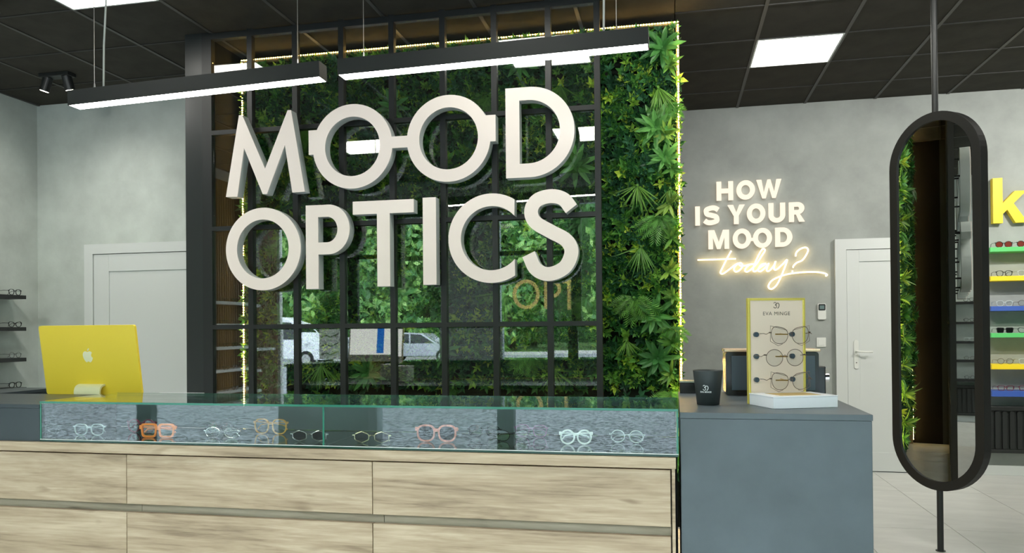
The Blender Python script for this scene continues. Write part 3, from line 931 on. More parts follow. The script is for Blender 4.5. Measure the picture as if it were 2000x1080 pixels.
sign('P', [[(-2.318, 1.569), (-2.232, 1.569), (-2.232, 1.79)] + arc(-2.16, 1.9495, .144, .1595, -pi / 2, pi / 2, 28) + [(-2.318, 2.109)], [(-2.233, 1.867)] + arc(-2.17, 1.949, .071, .082, -pi / 2, pi / 2, 22) + [(-2.233, 2.031)]],
     'large white letter P in the lower sign row, next to the O', [(-2.275, 1.62), (-2.275, 2.06), (-2.06, 1.95)])
sign('T', [[(-1.83, 1.576), (-1.745, 1.576), (-1.745, 2.037), (-1.585, 2.037), (-1.585, 2.12), (-1.993, 2.12), (-1.993, 2.037), (-1.83, 2.037)]], 'large white letter T in the lower sign row', [(-1.79, 1.63), (-1.79, 2.08)])
sign('I', [[(-1.526, 1.58), (-1.440, 1.58), (-1.440, 2.125), (-1.526, 2.125)]], 'large white letter I, a plain upright bar in the lower sign row', [(-1.483, 1.64), (-1.483, 2.07)])
ca = math.acos(.146 / .2745); ci = math.acos(.146 / .197)
sign('C', [arc(-1.086, 1.8575, .2745, .2745, ca, 2 * pi - ca, 56) + arc(-1.086, 1.8575, .195, .197, 2 * pi - ci, ci, 48)], 'large white letter C in the lower sign row', [(-1.32, 1.86), (-1.0, 2.09), (-1.0, 1.62)])
sp = catmull([(-.592, 2.018), (-.640, 2.078), (-.715, 2.099), (-.800, 2.078), (-.838, 2.015), (-.812, 1.945), (-.717, 1.885), (-.625, 1.830), (-.594, 1.758), (-.635, 1.668), (-.732, 1.629), (-.812, 1.662), (-.856, 1.752)], 8)
sign('S', [stroke(sp, .084)], 'large white letter S at the right end of the lower sign row', [(-.8, 2.06), (-.64, 1.68)])

# ------------------------------------------------------------------ glowing lettering on the back wall
NY = 7.355
def neon(ch, x0, x1, z0, z1, s, label):
    w_ = x1 - x0
    mb = MB(); mb.prism(letter_loops(ch, x0, z0, w_, z1 - z0, s), NY, NY + .022)
    t = mb.build('wall_letter', M['neonface'], base=True)
    tag(t, label, 'letter', 'glowing block letters on the grey wall')
    cx_ = (x0 + x1) / 2
    zz = {'W': .12, 'M': .8, 'U': .1, 'Y': .2}.get(ch, None)
    px_ = {'H': x0 + s / 2, 'I': cx_, 'W': x0 + w_ * .3, 'Y': cx_, 'U': cx_, 'R': x0 + s / 2, 'M': x0 + s / 2, 'D': x0 + s / 2, 'O': x0 + s / 2, 'S': cx_}[ch]
    pz_ = z0 + (z1 - z0) * {'O': .5, 'S': .5, 'U': .07, 'W': .1, 'Y': .2}.get(ch, .5)
    MB().cyl((px_, NY + .02, pz_), (px_, FY1 + .001, pz_), .006, 8).build('standoff', M['black'], t)
    return t
S1 = .043
neon('H', .405, .554, 2.479, 2.653, S1, 'glowing letter H beginning the top line on the grey wall')
neon('O', .583, .747, 2.479, 2.655, S1, 'glowing letter O in the middle of the top line on the grey wall')
neon('W', .761, .979, 2.483, 2.653, S1 * .95, 'glowing letter W ending the top line on the grey wall')
neon('I', .210, .253, 2.255, 2.431, S1, 'glowing letter I beginning the second line on the grey wall')
neon('S', .288, .429, 2.255, 2.434, S1, 'glowing letter S, second in the second line on the grey wall')
neon('Y', .503, .656, 2.256, 2.432, S1, 'glowing letter Y of the second line on the grey wall')
neon('O', .674, .836, 2.256, 2.436, S1, 'glowing letter O of the second line on the grey wall')
neon('U', .864, 1.009, 2.256, 2.435, S1, 'glowing letter U of the second line on the grey wall')
neon('R', 1.042, 1.177, 2.257, 2.434, S1, 'glowing letter R ending the second line on the grey wall')
neon('M', .327, .513, 2.030, 2.205, S1 * .95, 'glowing letter M beginning the third line on the grey wall')
neon('D', .920, 1.068, 2.034, 2.208, S1, 'glowing letter D ending the third line on the grey wall')
mb = MB()
mb.prism([ring(.6275, 2.119, .082, .092, 40), ring(.6275, 2.119, .039, .051, 36)], NY, NY + .022)
mb.prism([ring(.8085, 2.1195, .083, .091, 40), ring(.8085, 2.1195, .040, .050, 36)], NY, NY + .022)
mb.prism([[(.705, 2.095), (.730, 2.095), (.730, 2.122), (.705, 2.122)]], NY + .001, NY + .021)
o = mb.build('wall_letter', M['neonface'], base=True); tag(o, 'pair of glowing letters OO joined by a bridge, third line', 'letter', 'glowing block letters on the grey wall')
MB().cyl((.556, NY + .02, 2.119), (.556, FY1 + .001, 2.119), .006, 8).build('standoff', M['black'], o)

WORD = dict(
    a=[(0.532, 2.01), (0.495, 1.943), (0.45, 1.852), (0.433, 1.813), (0.444, 1.799), (0.468, 1.806), (0.521, 1.845), (0.566, 1.88), (0.597, 1.893), (0.568, 1.869), (0.554, 1.837), (0.571, 1.815), (0.604, 1.829), (0.631, 1.867), (0.619, 1.893), (0.599, 1.891), (0.61, 1.87), (0.653, 1.869), (0.697, 1.88), (0.741, 1.881), (0.697, 1.877), (0.661, 1.847), (0.653, 1.821), (0.674, 1.813), (0.713, 1.84), (0.754, 1.882), (0.795, 1.946), (0.829, 2.001), (0.82, 2.019), (0.802, 2.011), (0.774, 1.963), (0.741, 1.89), (0.724, 1.84), (0.729, 1.815), (0.753, 1.819), (0.784, 1.847), (0.838, 1.882), (0.801, 1.876), (0.773, 1.844), (0.77, 1.818), (0.794, 1.815), (0.838, 1.854), (0.862, 1.886), (0.844, 1.837), (0.848, 1.814), (0.87, 1.82), (0.905, 1.862), (0.922, 1.903), (0.908, 1.846), (0.915, 1.824), (0.94, 1.834), (0.989, 1.88), (1.023, 1.913), (0.997, 1.833), (0.955, 1.733), (0.922, 1.677), (0.884, 1.649), (0.859, 1.663), (0.862, 1.692), (0.89, 1.728), (0.955, 1.761), (1.041, 1.785), (1.169, 1.797), (1.274, 1.795), (1.337, 1.784), (1.364, 1.768), (1.35, 1.757)],
    q=[(1.096, 1.943), (1.103, 1.978), (1.139, 2.009), (1.182, 2.021), (1.203, 2.001), (1.192, 1.962), (1.154, 1.907), (1.106, 1.884), (1.079, 1.859), (1.072, 1.84)])
t = thing('neon_script', 'glowing handwritten word today with a question mark below the block letters', 'neon sign', (.8, 7.37, 1.65))
def tube3(pts): return [(x, 7.37, z) for x, z in pts]
MB().tube(tube3(catmull(WORD['a'], 5)), .0065, 8).build('word_tube', M['neon'], t, smooth=True)
MB().tube(tube3([(.228, 1.933), (.40, 1.933), (.572, 1.935)]), .0065, 8).build('crossbar_tube', M['neon'], t, smooth=True)
MB().tube(tube3(catmull(WORD['q'], 6)), .0065, 8).build('question_tube', M['neon'], t, smooth=True)
MB().tube(tube3([(1.069, 1.813), (1.065, 1.80)]), .0065, 8).build('question_dot', M['neon'], t, smooth=True)
mb = MB()
for x, z in ((.24, 1.933), (.45, 1.852), (.80, 2.011), (.884, 1.649), (1.274, 1.795), (1.139, 2.009), (1.076, 1.85)):
    mb.cyl((x, 7.372, z), (x, FY1 + .001, z), .003, 6)
mb.build('wall_pins', M['black'], t)

# ------------------------------------------------------------------ oak drawer counter
WY = 2.53
ct = thing('drawer_counter', 'long light oak counter with wide drawer fronts under the glass case', 'counter', (-1.52, 2.75, 0))
bx(-3.06, .004, 2.514, 3.0, .842, .877).build('counter_top', M['wood'], ct, bevel=.0015)
bx(-3.04, -.004, 2.60, 3.0, .08, .841).build('carcass', M['woodrail'], ct)
bx(-.0095, .001, 2.528, 3.0, .02, .8415).build('end_panel', M['wood'], ct, bevel=.001)
bx(-3.04, -.012, 2.62, 2.98, 0, .079).build('plinth', M['black'], ct)
XS = [-3.035, -2.017, -1.035, -.0125]
for z0, z1 in ((.652, .8355), (.435, .6195), (.21, .402)):
    for k in range(3):
        bx(XS[k] + .0015, XS[k + 1] - .0015, 2.53, 2.55, z0, z1).build('drawer_front', M['wood'], ct, bevel=.0012)
for z0, z1 in ((.618, .654), (.40, .437)):
    for x0, x1 in ((-3.035, -1.972), (-1.970, -1.003), (-1.001, -.0125)):
        bx(x0, x1, 2.556, 2.575, z0, z1).build('grip_rail', M['woodrail'], ct)
for z0, z1 in ((.652, .8355), (.435, .6195), (.21, .402)):
    for k in range(3):
        bx(XS[k] + .02, XS[k + 1] - .02, 2.5502, 2.60, z0 + .012, z1 - .012).build('drawer_box', M['woodrail'], ct)
bx(-3.05, .01, 3.003, 3.75, .845, .8715).build('work_top', M['slate_dark'], ct, bevel=.002)
bx(-3.05, -3.02, 3.02, 3.75, 0, .845).build('side_support', M['slate_dark'], ct)
bx(-.02, .01, 3.02, 3.75, 0, .845).build('side_support', M['slate_dark'], ct)

# dark blocks at both ends of the glass case
lb = thing('counter_block', 'dark slate counter block left of the glass case, on the oak counter', 'counter', (-2.85, 2.75, .8775))
bx(-3.27, -2.401, 2.532, 2.98, .8775, 1.005).build('body', M['slate_dark'], lb, bevel=.001)
bx(-3.28, -2.40, 2.53, 2.985, 1.0055, 1.02).build('top_board', M['slate_dark'], lb, bevel=.001)
lw = thing('side_counter', 'dark slate side counter running back from the left end', 'counter', (-3.19, 3.4, 0))
bx(-3.28, -3.07, 2.99, 3.335, 0, 1.005).build('body', M['slate_dark'], lw, bevel=.001)
bx(-3.28, -3.065, 2.988, 3.34, 1.0055, 1.02).build('top_board', M['slate_dark'], lw, bevel=.001)
rb = thing('reception_block', 'grey slate reception block at the right end of the oak counter', 'counter', (.31, 2.96, 0))
bx(.019, .598, 2.55, 3.40, 0, 1.0005).build('body', M['slate'], rb, bevel=.002)
bx(.0175, .600, 2.548, 3.402, 1.001, 1.02).build('top_board', M['slate'], rb, bevel=.0015)

# ------------------------------------------------------------------ glass display case
gc = thing('display_case', 'long low glass display case with green edges on the oak counter', 'display case', (-1.19, 2.73, .8775))
CX0, CX1, CY0, CY1, C0, C1 = -2.396, .0125, 2.53, 2.95, .8785, 1.033
bx(CX0, CX1, CY0, CY1, C0, C0 + .007).build('base_pane', M['casebase'], gc)
bx(CX0, CX1, CY0 - .0015, CY0 - .0002, C0, C0 + .007).build('base_edge', M['edged'], gc, label='dark green front edge of the bottom pane')
bx(CX0, CX1, CY0 - .0012, CY0 + .0002, C0 + .0071, C0 + .0092).build('base_joint', M['whiteplastic'], gc, label='pale seal line along the bottom')
for x0, x1 in ((CX0 + .006, -1.2185), (-1.2165, CX1 - .006)):
    bx(x0, x1, CY0, CY0 + .006, C0 + .0095, C1 - .0085).build('front_pane', M['caseglass'], gc)
bx(CX0, CX1, CY0 - .002, CY1, C1 - .008, C1).build('top_pane', M['caseglass'], gc)
bx(CX0, CX1, CY0 - .0036, CY0 - .0021, C1 - .0078, C1 - .0002).build('top_edge', M['edge'], gc, label='bright green front edge of the top pane')
bx(CX0, CX1, CY1 + .0002, CY1 + .0014, C1 - .0078, C1 - .0002).build('top_edge', M['edge'], gc)
for x in (CX0, CX1 - .006):
    bx(x, x + .006, CY0, CY1 - .02, C0 + .0095, C1 - .0085).build('end_pane', M['caseglass'], gc)
    bx(x, x + .006, CY0 - .0014, CY0 - .0002, C0 + .0095, C1 - .0085).build('end_edge', M['edge'], gc)
bx(-1.2205, -1.2145, CY0 + .0065, CY1 - .02, C0 + .0095, C1 - .0085).build('divider_pane', M['caseglass'], gc)
bx(-1.2205, -1.2145, CY0 - .0014, CY0 - .0002, C0 + .0095, C1 - .0085).build('joint_edge', M['edge'], gc)
bx(CX0 + .007, CX1 - .007, CY1 - .014, CY1 - .006, C0 + .0095, C1 - .0085).build('back_panel', M['caseback'], gc)

# ------------------------------------------------------------------ spectacles
def rim(shape, w, h, side, n=32):
    """outline of one lens opening, side=+1 outer corner to the right"""
    out = []
    for i in range(n):
        a = 2 * pi * i / n
        c, s = cos(a), sin(a)
        if shape == 'round': x, z = c, s
        elif shape == 'oval': x, z = abs(c) ** .9 * (1 if c > 0 else -1), s * .98
        elif shape == 'square':
            e = .42
            x, z = abs(c) ** e * (1 if c > 0 else -1), abs(s) ** e * (1 if s > 0 else -1)
            x *= 1 - .10 * (1 - z) / 2 * 1.6
        elif shape == 'panto':
            e = .75
            x, z = abs(c) ** e * (1 if c > 0 else -1), abs(s) ** e * (1 if s > 0 else -1)
            x *= 1 - .12 * (1 - z) / 2
        elif shape == 'hex':
            m = max(abs(c), abs(.5 * c + .9 * s), abs(.5 * c - .9 * s))
            q = .93 / m if m > 0 else 1
            x, z = c * q * 1.0, s * q * .95
            x, z = .75 * x + .25 * c, .75 * z + .25 * s
        else:      # cat
            e = .8
            x, z = abs(c) ** e * (1 if c > 0 else -1), abs(s) ** e * (1 if s > 0 else -1)
            if x > 0 and z > 0: z *= 1 + .28 * x; x *= 1 + .06 * z
            if z < 0: x *= 1 - .16 * -z
            if x < 0 and z > 0: z *= 1 - .12 * -x
        out.append((side * x * w / 2, z * h / 2))
    if side < 0: out.reverse()
    return out

def spectacles(name, label, loc, rotz, shape, w, h, bridge, t, style, mf, ml, group=None, mt=None, temple='folded', tilt=0, cat='glasses'):
    """w,h lens opening, t rim thickness; front at local y=0, resting on the rim bottoms at z=0"""
    o = thing(name, label, cat, loc, group, (radians(tilt), 0, radians(rotz)))
    mt = mt or mf
    cz = h / 2 + t
    fr = MB()
    for s in (-1, 1):
        cx = s * (bridge / 2 + w / 2)
        pts = rim(shape, w, h, s)
        P = [(cx + x, cz + z) for x, z in pts]
        if style == 'plate':
            k1, k2 = (w / 2 + t) / (w / 2), (h / 2 + t) / (h / 2)
            fr.prism([[(cx + x * k1, cz + z * k2) for x, z in pts], P], -.002, .003)
        else:
            fr.tube([(x, 0, z) for x, z in P], t, 6, closed=True)
        ex = s * (bridge / 2 + w)
        ez = cz + h * (.30 if style == 'plate' else .18)
        fr.box(min(ex, ex + s * max(.007, t * 1.6)), max(ex, ex + s * max(.007, t * 1.6)), -.0018, .004, ez - max(t, .0022), ez + max(t, .0022))
    bz = cz + h * (.22 if style == 'plate' else .12)
    if style == 'plate':
        fr.box(-bridge / 2 - t * .2, bridge / 2 + t * .2, -.0018, .0028, bz - t * .9, bz + t * .9)
    else:
        fr.tube([(-bridge / 2, 0, bz - .002), (0, -.001, bz + .0025), (bridge / 2, 0, bz - .002)], t, 6)
    fr.build('frame', mf, o, local=True)
    for s in (-1, 1):
        cx = s * (bridge / 2 + w / 2)
        MB().prism([[(cx + x * .985, cz + z * .985) for x, z in rim(shape, w, h, s)]], .0002, .0016).build('lens', ml, o, local=True)
        ex = s * (bridge / 2 + w + max(.006, t * 1.3))
        ez = cz + h * (.30 if style == 'plate' else .18)
        r_ = max(.0014, t * .55)
        if temple == 'board':
            MB().tube([(ex, .003, ez), (ex + s * .010, .006, ez - .006), (ex + s * .014, .020, ez - .003), (ex + s * .012, .050, ez - .004)], r_ * .8, 6).build('temple', mt, o, local=True)
        elif temple == 'folded':
            yy = .009 if s < 0 else .014
            MB().tube([(ex, .003, ez), (ex - s * .004, yy, ez), (ex - s * w * 1.2, yy + .002, ez - .002), (-ex + s * .02, yy + .004, ez - h * .25), (-ex + s * .008, yy + .003, max(r_, ez - h * .55))], r_, 6).build('temple', mt, o, local=True)
        else:
            MB().tube([(ex, .003, ez), (ex, .05, ez + .002), (ex - s * .004, .10, ez - .002), (ex - s * .012, .128, max(r_, ez - .028))], r_, 6).build('temple', mt, o, local=True)
    return o

GB = C0 + .0075
CG = 'spectacles in the glass display case'
def cased(label, x, y, rz, *a, **k):
    return spectacles('spectacles', label, (x, y, GB), rz, *a, group=CG, **k)
cased('clear spectacles at the far left of the glass case', -2.29, 2.66, 4, 'panto', .054, .040, .018, .0028, 'plate', M['clearac'], M['lens'])
cased('burgundy mottled spectacles behind the orange pair in the glass case', -2.13, 2.76, -3, 'round', .050, .044, .018, .006, 'plate', M['burg'], M['lens'])
cased('bright orange flat-topped spectacles in the glass case', -1.965, 2.64, 2, 'square', .057, .040, .018, .0075, 'plate', M['orange'], M['lens'])
cased('thin dark round spectacles behind the silver pair in the glass case', -1.80, 2.80, -4, 'round', .046, .042, .020, .0015, 'wire', M['blackac'], M['lens'])
cased('silver oval wire spectacles right of the orange pair', -1.70, 2.66, 3, 'oval', .058, .040, .020, .0016, 'wire', M['silver'], M['lens'])
cased('amber and clear spectacles just right of the silver pair, lifted at the back', -1.575, 2.80, -4, 'panto', .060, .052, .020, .0045, 'plate', M['amber'], M['lens'])
cased('black sunglasses with white six-sided rims left of the glass joint', -1.320, 2.625, 3, 'hex', .057, .039, .019, .0018, 'wire', M['silver'], M['sunlens'])
cased('black sunglasses with pale gold six-sided rims right of the glass joint', -1.075, 2.625, 2, 'hex', .057, .039, .019, .0018, 'wire', mat('pale_gold', (226, 216, 176), .25, 1.0), M['sunlens'])
cased('coral mottled round sunglasses in the middle of the glass case', -.850, 2.69, 2, 'panto', .060, .050, .020, .0065, 'plate', M['pinkac'], M['sunlens'])
cased('thin black square spectacles behind the coral sunglasses', -.705, 2.83, -3, 'panto', .052, .042, .018, .0018, 'wire', M['blackac'], M['lens'])
cased('black cat-eye spectacles right of the coral sunglasses', -.580, 2.74, 4, 'cat', .050, .036, .018, .0026, 'plate', M['blackac'], M['lens'])
cased('pale purple spectacles left of the white round pair', -.53, 2.86, -5, 'panto', .050, .040, .018, .004, 'plate', M['purple'], M['lens'])
cased('white round spectacles at the right of the glass case', -.340, 2.70, 5, 'round', .042, .042, .017, .0055, 'plate', M['whiteac'], M['lens'])
cased('clear rounded spectacles at the far right of the glass case', -.165, 2.76, -6, 'round', .048, .042, .018, .0024, 'wire', M['clearac'], M['lens'])

# ------------------------------------------------------------------ yellow computer
cp_ = thing('desktop_computer', 'yellow all-in-one desktop computer seen from behind on the counter', 'computer', (-2.588, 3.035, .8725), None, (0, 0, radians(-1.0)))
W2 = .254
def rrect(x0, x1, z0, z1, r, n=6):
    return arc(x1 - r, z1 - r, r, r, 0, pi / 2, n) + arc(x0 + r, z1 - r, r, r, pi / 2, pi, n) + arc(x0 + r, z0 + r, r, r, pi, 3 * pi / 2, n) + arc(x1 - r, z0 + r, r, r, 3 * pi / 2, 2 * pi, n)
TM = Matrix.Translation((0, 0, .142)) @ Matrix.Rotation(radians(8.5), 4, 'X')
MB().prism([rrect(-W2, W2, 0, .318, .010)], 0, .0115).xform(TM).build('back_shell', M['yellow'], cp_, local=True, bevel=.002)
MB().prism([rrect(-W2 + .001, W2 - .001, .001, .317, .010)], .0117, .0125).xform(TM).build('front_glass', M['whiteplastic'], cp_, local=True)
scr = MB().box(-W2 + .012, W2 - .012, .0127, .0135, .062, .306).xform(TM).build('screen', M['display'], cp_, local=True)
MB().box(.01, .075, .0136, .0142, .075, .296).xform(TM).build('blue_strip', M['displayblue'], scr, local=True)
# apple-shaped logo
right = [(0, -.86), (.12, -.90), (.28, -.99), (.45, -.90), (.62, -.66), (.74, -.38), (.62, -.30), (.53, -.14), (.53, .06), (.60, .22), (.68, .31), (.55, .45), (.38, .52), (.22, .50), (.08, .44), (0, .42)]
left = [(-.10, .44), (-.26, .51), (-.44, .51), (-.64, .38), (-.76, .14), (-.77, -.14), (-.68, -.46), (-.52, -.78), (-.36, -.95), (-.24, -.98), (-.10, -.90)]
K = .0335
lx_, lz_ = -.006, .183
lg = MB().prism([[(lx_ + x * K, lz_ + z * K) for x, z in catmull(right + left + [right[0]], 3)[:-1]]], -.0012, -.0003)
lg.prism([[(lx_ + x * K, lz_ + z * K) for x, z in catmull([(-.02, .56), (.01, .72), (.12, .87), (.26, .94), (.27, .80), (.18, .64), (.05, .57), (-.02, .56)], 3)[:-1]]], -.0012, -.0003)
lg.xform(TM).build('logo', M['logo'], cp_, local=True)
st = [(-.003, .186), (-.022, .182), (-.036, .168), (-.037, .13), (-.010, .008), (.0, .002), (.125, .002)]
L_ = stroke(catmull(st, 5), .008)
MB().prism([L_], -.068, .068).xform(Matrix(((0, 1, 0, .0), (1, 0, 0, 0), (0, 0, 1, .002), (0, 0, 0, 1)))).build('stand', M['pale_yellow'], cp_, local=True)
kb = bx(-2.44, -2.20, 3.12, 3.30, .872, 1.004).build('paper_stack', M['tray'], base=True, bevel=.002)
tag(kb, 'white stack lying just right of the yellow computer behind the glass case', 'paper stack')

# ------------------------------------------------------------------ cup candle
cn = thing('candle_cup', 'matt black tapered candle cup with a white emblem on the reception block', 'candle', (.119, 2.826, 1.0205))
H = .122
MB().lathe([(.036, 0), (.039, .001), (.052, H - .002), (.0515, H), (.0495, H), (.0475, H - .02), (.046, H - .03)], n=48).build('cup', M['candle'], cn, local=True, smooth=False)
bpy.data.objects['cup'].data.polygons.foreach_set('use_smooth', [len(p.vertices) == 4 for p in bpy.data.objects['cup'].data.polygons])
MB().lathe([(.0455, H - .0295), (.0465, H - .026), (.0465, H - .0255)], n=40).build('wax', M['wax'], cn, local=True)
MB().tube([(0, 0, H - .0255), (.001, 0, H - .012)], .0012, 6).build('wick', M['print'], cn, local=True)

def text_mesh(body, size, name, material, parent, m, bold=0.0, space=1.0, wrap=None):
    cu = bpy.data.curves.new(name, 'FONT')
    cu.body = body; cu.size = size; cu.align_x = 'CENTER'; cu.align_y = 'CENTER'; cu.offset = bold; cu.space_character = space; cu.resolution_u = 3
    to = link(bpy.data.objects.new(name, cu))
    dg = bpy.context.evaluated_depsgraph_get()
    me = bpy.data.meshes.new_from_object(to.evaluated_get(dg))
    bpy.data.objects.remove(to); bpy.data.curves.remove(cu)
    for v in me.vertices:
        p = m @ Vector((v.co.x, 0, v.co.y))
        if wrap: p = Vector(wrap(p))
        v.co = p
    me.materials.clear(); me.materials.append(material)
    o = link(bpy.data.objects.new(name, me)); o.parent = parent
    OFF[o.name] = OFF[parent.name]
    return o
def cup_r(z): return .039 + (.052 - .039) * z / H + .0005
def wrapcup(p):
    a = p[0] / cup_r(p[2]) - .23
    r_ = cup_r(p[2])
    return (r_ * sin(a), -r_ * cos(a) + p[1], p[2])
def emblem(s, cx, cz):
    """two facing hooks with a small star: flat strokes in x,z"""
    L = []
    L.append(stroke(catmull([(cx - .9 * s, cz + .62 * s), (cx - .55 * s, cz + .95 * s), (cx - .12 * s, cz + .78 * s), (cx - .1 * s, cz + .35 * s), (cx - .45 * s, cz + .1 * s)], 5), .2 * s))
    L.append(stroke(catmull([(cx - .5 * s, cz + .1 * s), (cx - .05 * s, cz - .05 * s), (cx + .05 * s, cz - .5 * s), (cx - .25 * s, cz - .9 * s), (cx - .7 * s, cz - .8 * s), (cx - .95 * s, cz - .45 * s)], 5), .2 * s))
    L.append(stroke(catmull([(cx + .1 * s, cz + .5 * s), (cx + .5 * s, cz + .75 * s), (cx + .9 * s, cz + .35 * s), (cx + .92 * s, cz - .25 * s), (cx + .6 * s, cz - .85 * s), (cx + .35 * s, cz - .95 * s)], 5), .22 * s))
    L.append([(cx - .02 * s + .18 * s * (1 if k % 2 == 0 else .4) * cos(pi / 2 + k * pi / 4), cz + .18 * s + .18 * s * (1 if k % 2 == 0 else .4) * sin(pi / 2 + k * pi / 4)) for k in range(8)])
    return L
mb = MB()
for k, l in enumerate(emblem(.0095, 0, .062)):
    mb.prism([l], -.0006 - .0001 * k, .0001, back=False)
mb.v = [wrapcup(p) for p in mb.v]
mb.build('emblem', M['printw'], cn, local=True)
text_mesh('EVA MINGE', .0075, 'printed_name', M['printw'], cn, Matrix.Translation((0, -.0003, .047)), bold=.0002, space=1.05, wrap=wrapcup)

# ------------------------------------------------------------------ gold framed spectacle stand in a white tray
ds = thing('display_stand', 'gold framed blush display board holding wire spectacles, in a white tray', 'display stand', (.363, 2.86, 1.0205))
T0, T1 = 1.0205, 1.061
A_, B_, C_ = (.262, 2.843), (.325, 2.692), (.543, 2.775)
D_ = (A_[0] + C_[0] - B_[0], A_[1] + C_[1] - B_[1])
def quadslab(q, z0, z1, inset=0.0):
    cx, cy_ = sum(p[0] for p in q) / 4, sum(p[1] for p in q) / 4
    k = 1 - inset
    P = [(cx + (x - cx) * k, cy_ + (y - cy_) * k) for x, y in q]
    mb = MB(); mb.v = [(x, y, z0) for x, y in P] + [(x, y, z1) for x, y in P]
    mb.f = [(3, 2, 1, 0), (4, 5, 6, 7)] + [(i, (i + 1) % 4, 4 + (i + 1) % 4, 4 + i) for i in range(4)]
    return mb
Q = [B_, C_, D_, A_]
quadslab(Q, T0, T1 - .0045).build('tray', M['tray'], ds, bevel=.001)
quadslab(Q, T1 - .0042, T1, -.01).build('tray_lip', M['tray'], ds, bevel=.0008)
quadslab(Q, T1 + .0001, T1 + .0008, .36).build('inlay', M['cork'], ds)
# board along the back-left to the right, standing on the counter behind the tray
bd0 = Vector((.262, 2.846, 0)); bd1 = Vector((.4655, 2.915, 0))
bdir = (bd1 - bd0).normalized(); BWd = (bd1 - bd0).length
ang = math.atan2(bdir.y, bdir.x)
BM = Matrix.Translation((bd0.x, bd0.y, 0)) @ Matrix.Rotation(ang, 4, 'Z')
BZ0, BZ1 = 1.0205, 1.398
FWd = .0085
MB().prism([[(0, BZ0), (BWd, BZ0), (BWd, BZ1), (0, BZ1)], [(FWd, BZ0 + FWd), (BWd - FWd, BZ0 + FWd), (BWd - FWd, BZ1 - FWd), (FWd, BZ1 - FWd)]], .002, .020).xform(BM).build('gold_frame', M['brass'], ds, bevel=.0015)
brd = MB().box(FWd, BWd - FWd, .006, .012, BZ0 + FWd, BZ1 - FWd).xform(BM).build('board', M['boardface'], ds)
text_mesh('EVA MINGE', .0185, 'printed_name', M['print'], brd, Matrix.Translation(-OFF[ds.name]) @ BM @ Matrix.Translation((BWd / 2, .0055, 1.342)), space=1.12)
mb = MB()
for k, l in enumerate(emblem(.011, BWd / 2, 1.372)):
    mb.prism([[(BWd / 2 + (x - BWd / 2), z) for x, z in l]], .0056 - .0001 * k, .0059, back=False)
mb.xform(BM).build('emblem', M['print'], brd)
for k, zz in enumerate((1.268, 1.190, 1.107)):
    for xx in (.028, BWd - .052):
        mb = MB(); mb.tube([(xx, .006, zz), (xx, -.004, zz)], [.009, .009], 18); mb.xform(BM).build('suction_knob', M['bluegrey'], ds)
    xa = BWd * .56
    mb = MB(); mb.tube([(xa, .006, zz + .002), (xa - .01, -.05, zz)], .0016, 8)
    mb.tube([(xa - .045, -.05, zz + .001), (xa + .0, -.05, zz)], .0022, 8)
    mb.xform(BM).build('gold_arm', M['goldwire'], ds)
SG = 'wire spectacles on the gold framed display board'
for k, (zz, xo, lab, shp, mm) in enumerate(((1.268, .128, 'bronze angular wire spectacles, topmost on the gold framed board', 'cat', 'bronze'), (1.190, .108, 'rounded wire spectacles, middle of the three on the gold framed board', 'round', 'bronze'), (1.107, .128, 'bronze angular wire spectacles, lowest on the gold framed board', 'cat', 'bronze'))):
    hh = .058
    p = BM @ Vector((xo, -.053, zz - hh * .58))
    s_ = spectacles('spectacles', lab, tuple(p), math.degrees(ang) + 2, shp, .062, hh, .015, .0011, 'wire', M[mm], M['lens'], SG, temple='board', cat='glasses')
    if shp == 'cat':
        mb = MB()
        for s in (-1, 1):
            cx = s * (.0075 + .031); cz = hh / 2 + .0011
            mb.tube([(cx - s * .028, 0, cz + .018), (cx + s * .034, 0, cz + .034), (cx + s * .035, 0, cz - .020), (cx + s * .006, 0, cz - .036), (cx - s * .010, 0, cz - .030)], .0009, 6)
        mb.build('angular_rim', M[mm], s_, local=True)

# ------------------------------------------------------------------ machines at the back of the reception block
AZ = 1.0205
ap = thing('coffee_machine', 'black countertop machine with a dark blue front behind the gold framed board', 'machine', (.40, 3.28, AZ))
MB().prism([rrect(.205, .560, AZ, AZ + .175, .012)], 3.21, 3.385).build('body', M['gloss_black'], ap, bevel=.002)
bx(.20, .565, 3.20, 3.39, AZ + .1755, AZ + .186).build('metal_top', mat('copper_trim', (214, 186, 156), .25, .7), ap, bevel=.002)
bx(.228, .545, 3.203, 3.2095, AZ + .022, AZ + .160).build('front_panel', M['bluegrey'], ap, bevel=.001)
bx(.562, .594, 3.26, 3.37, AZ, AZ + .115).build('side_unit', M['gloss_black'], ap, bevel=.004)
MB().tube([(.594, 3.30, AZ + .068), (.612, 3.30, AZ + .068)], .018, 20).build('chrome_knob', M['chrome'], ap, label='round chrome knob')
MB().tube([(.594, 3.30, AZ + .098), (.600, 3.30, AZ + .112)], .006, 10).build('chrome_lever', M['chrome'], ap)
sb = thing('small_box', 'small black box between the plant wall and the candle cup', 'box', (.06, 3.35, AZ))
bx(.024, .098, 3.30, 3.39, AZ, AZ + .045).build('body', M['gloss_black'], sb, bevel=.002)
bx(.023, .099, 3.299, 3.391, AZ + .0455, AZ + .051).build('lid', M['steel'], sb)

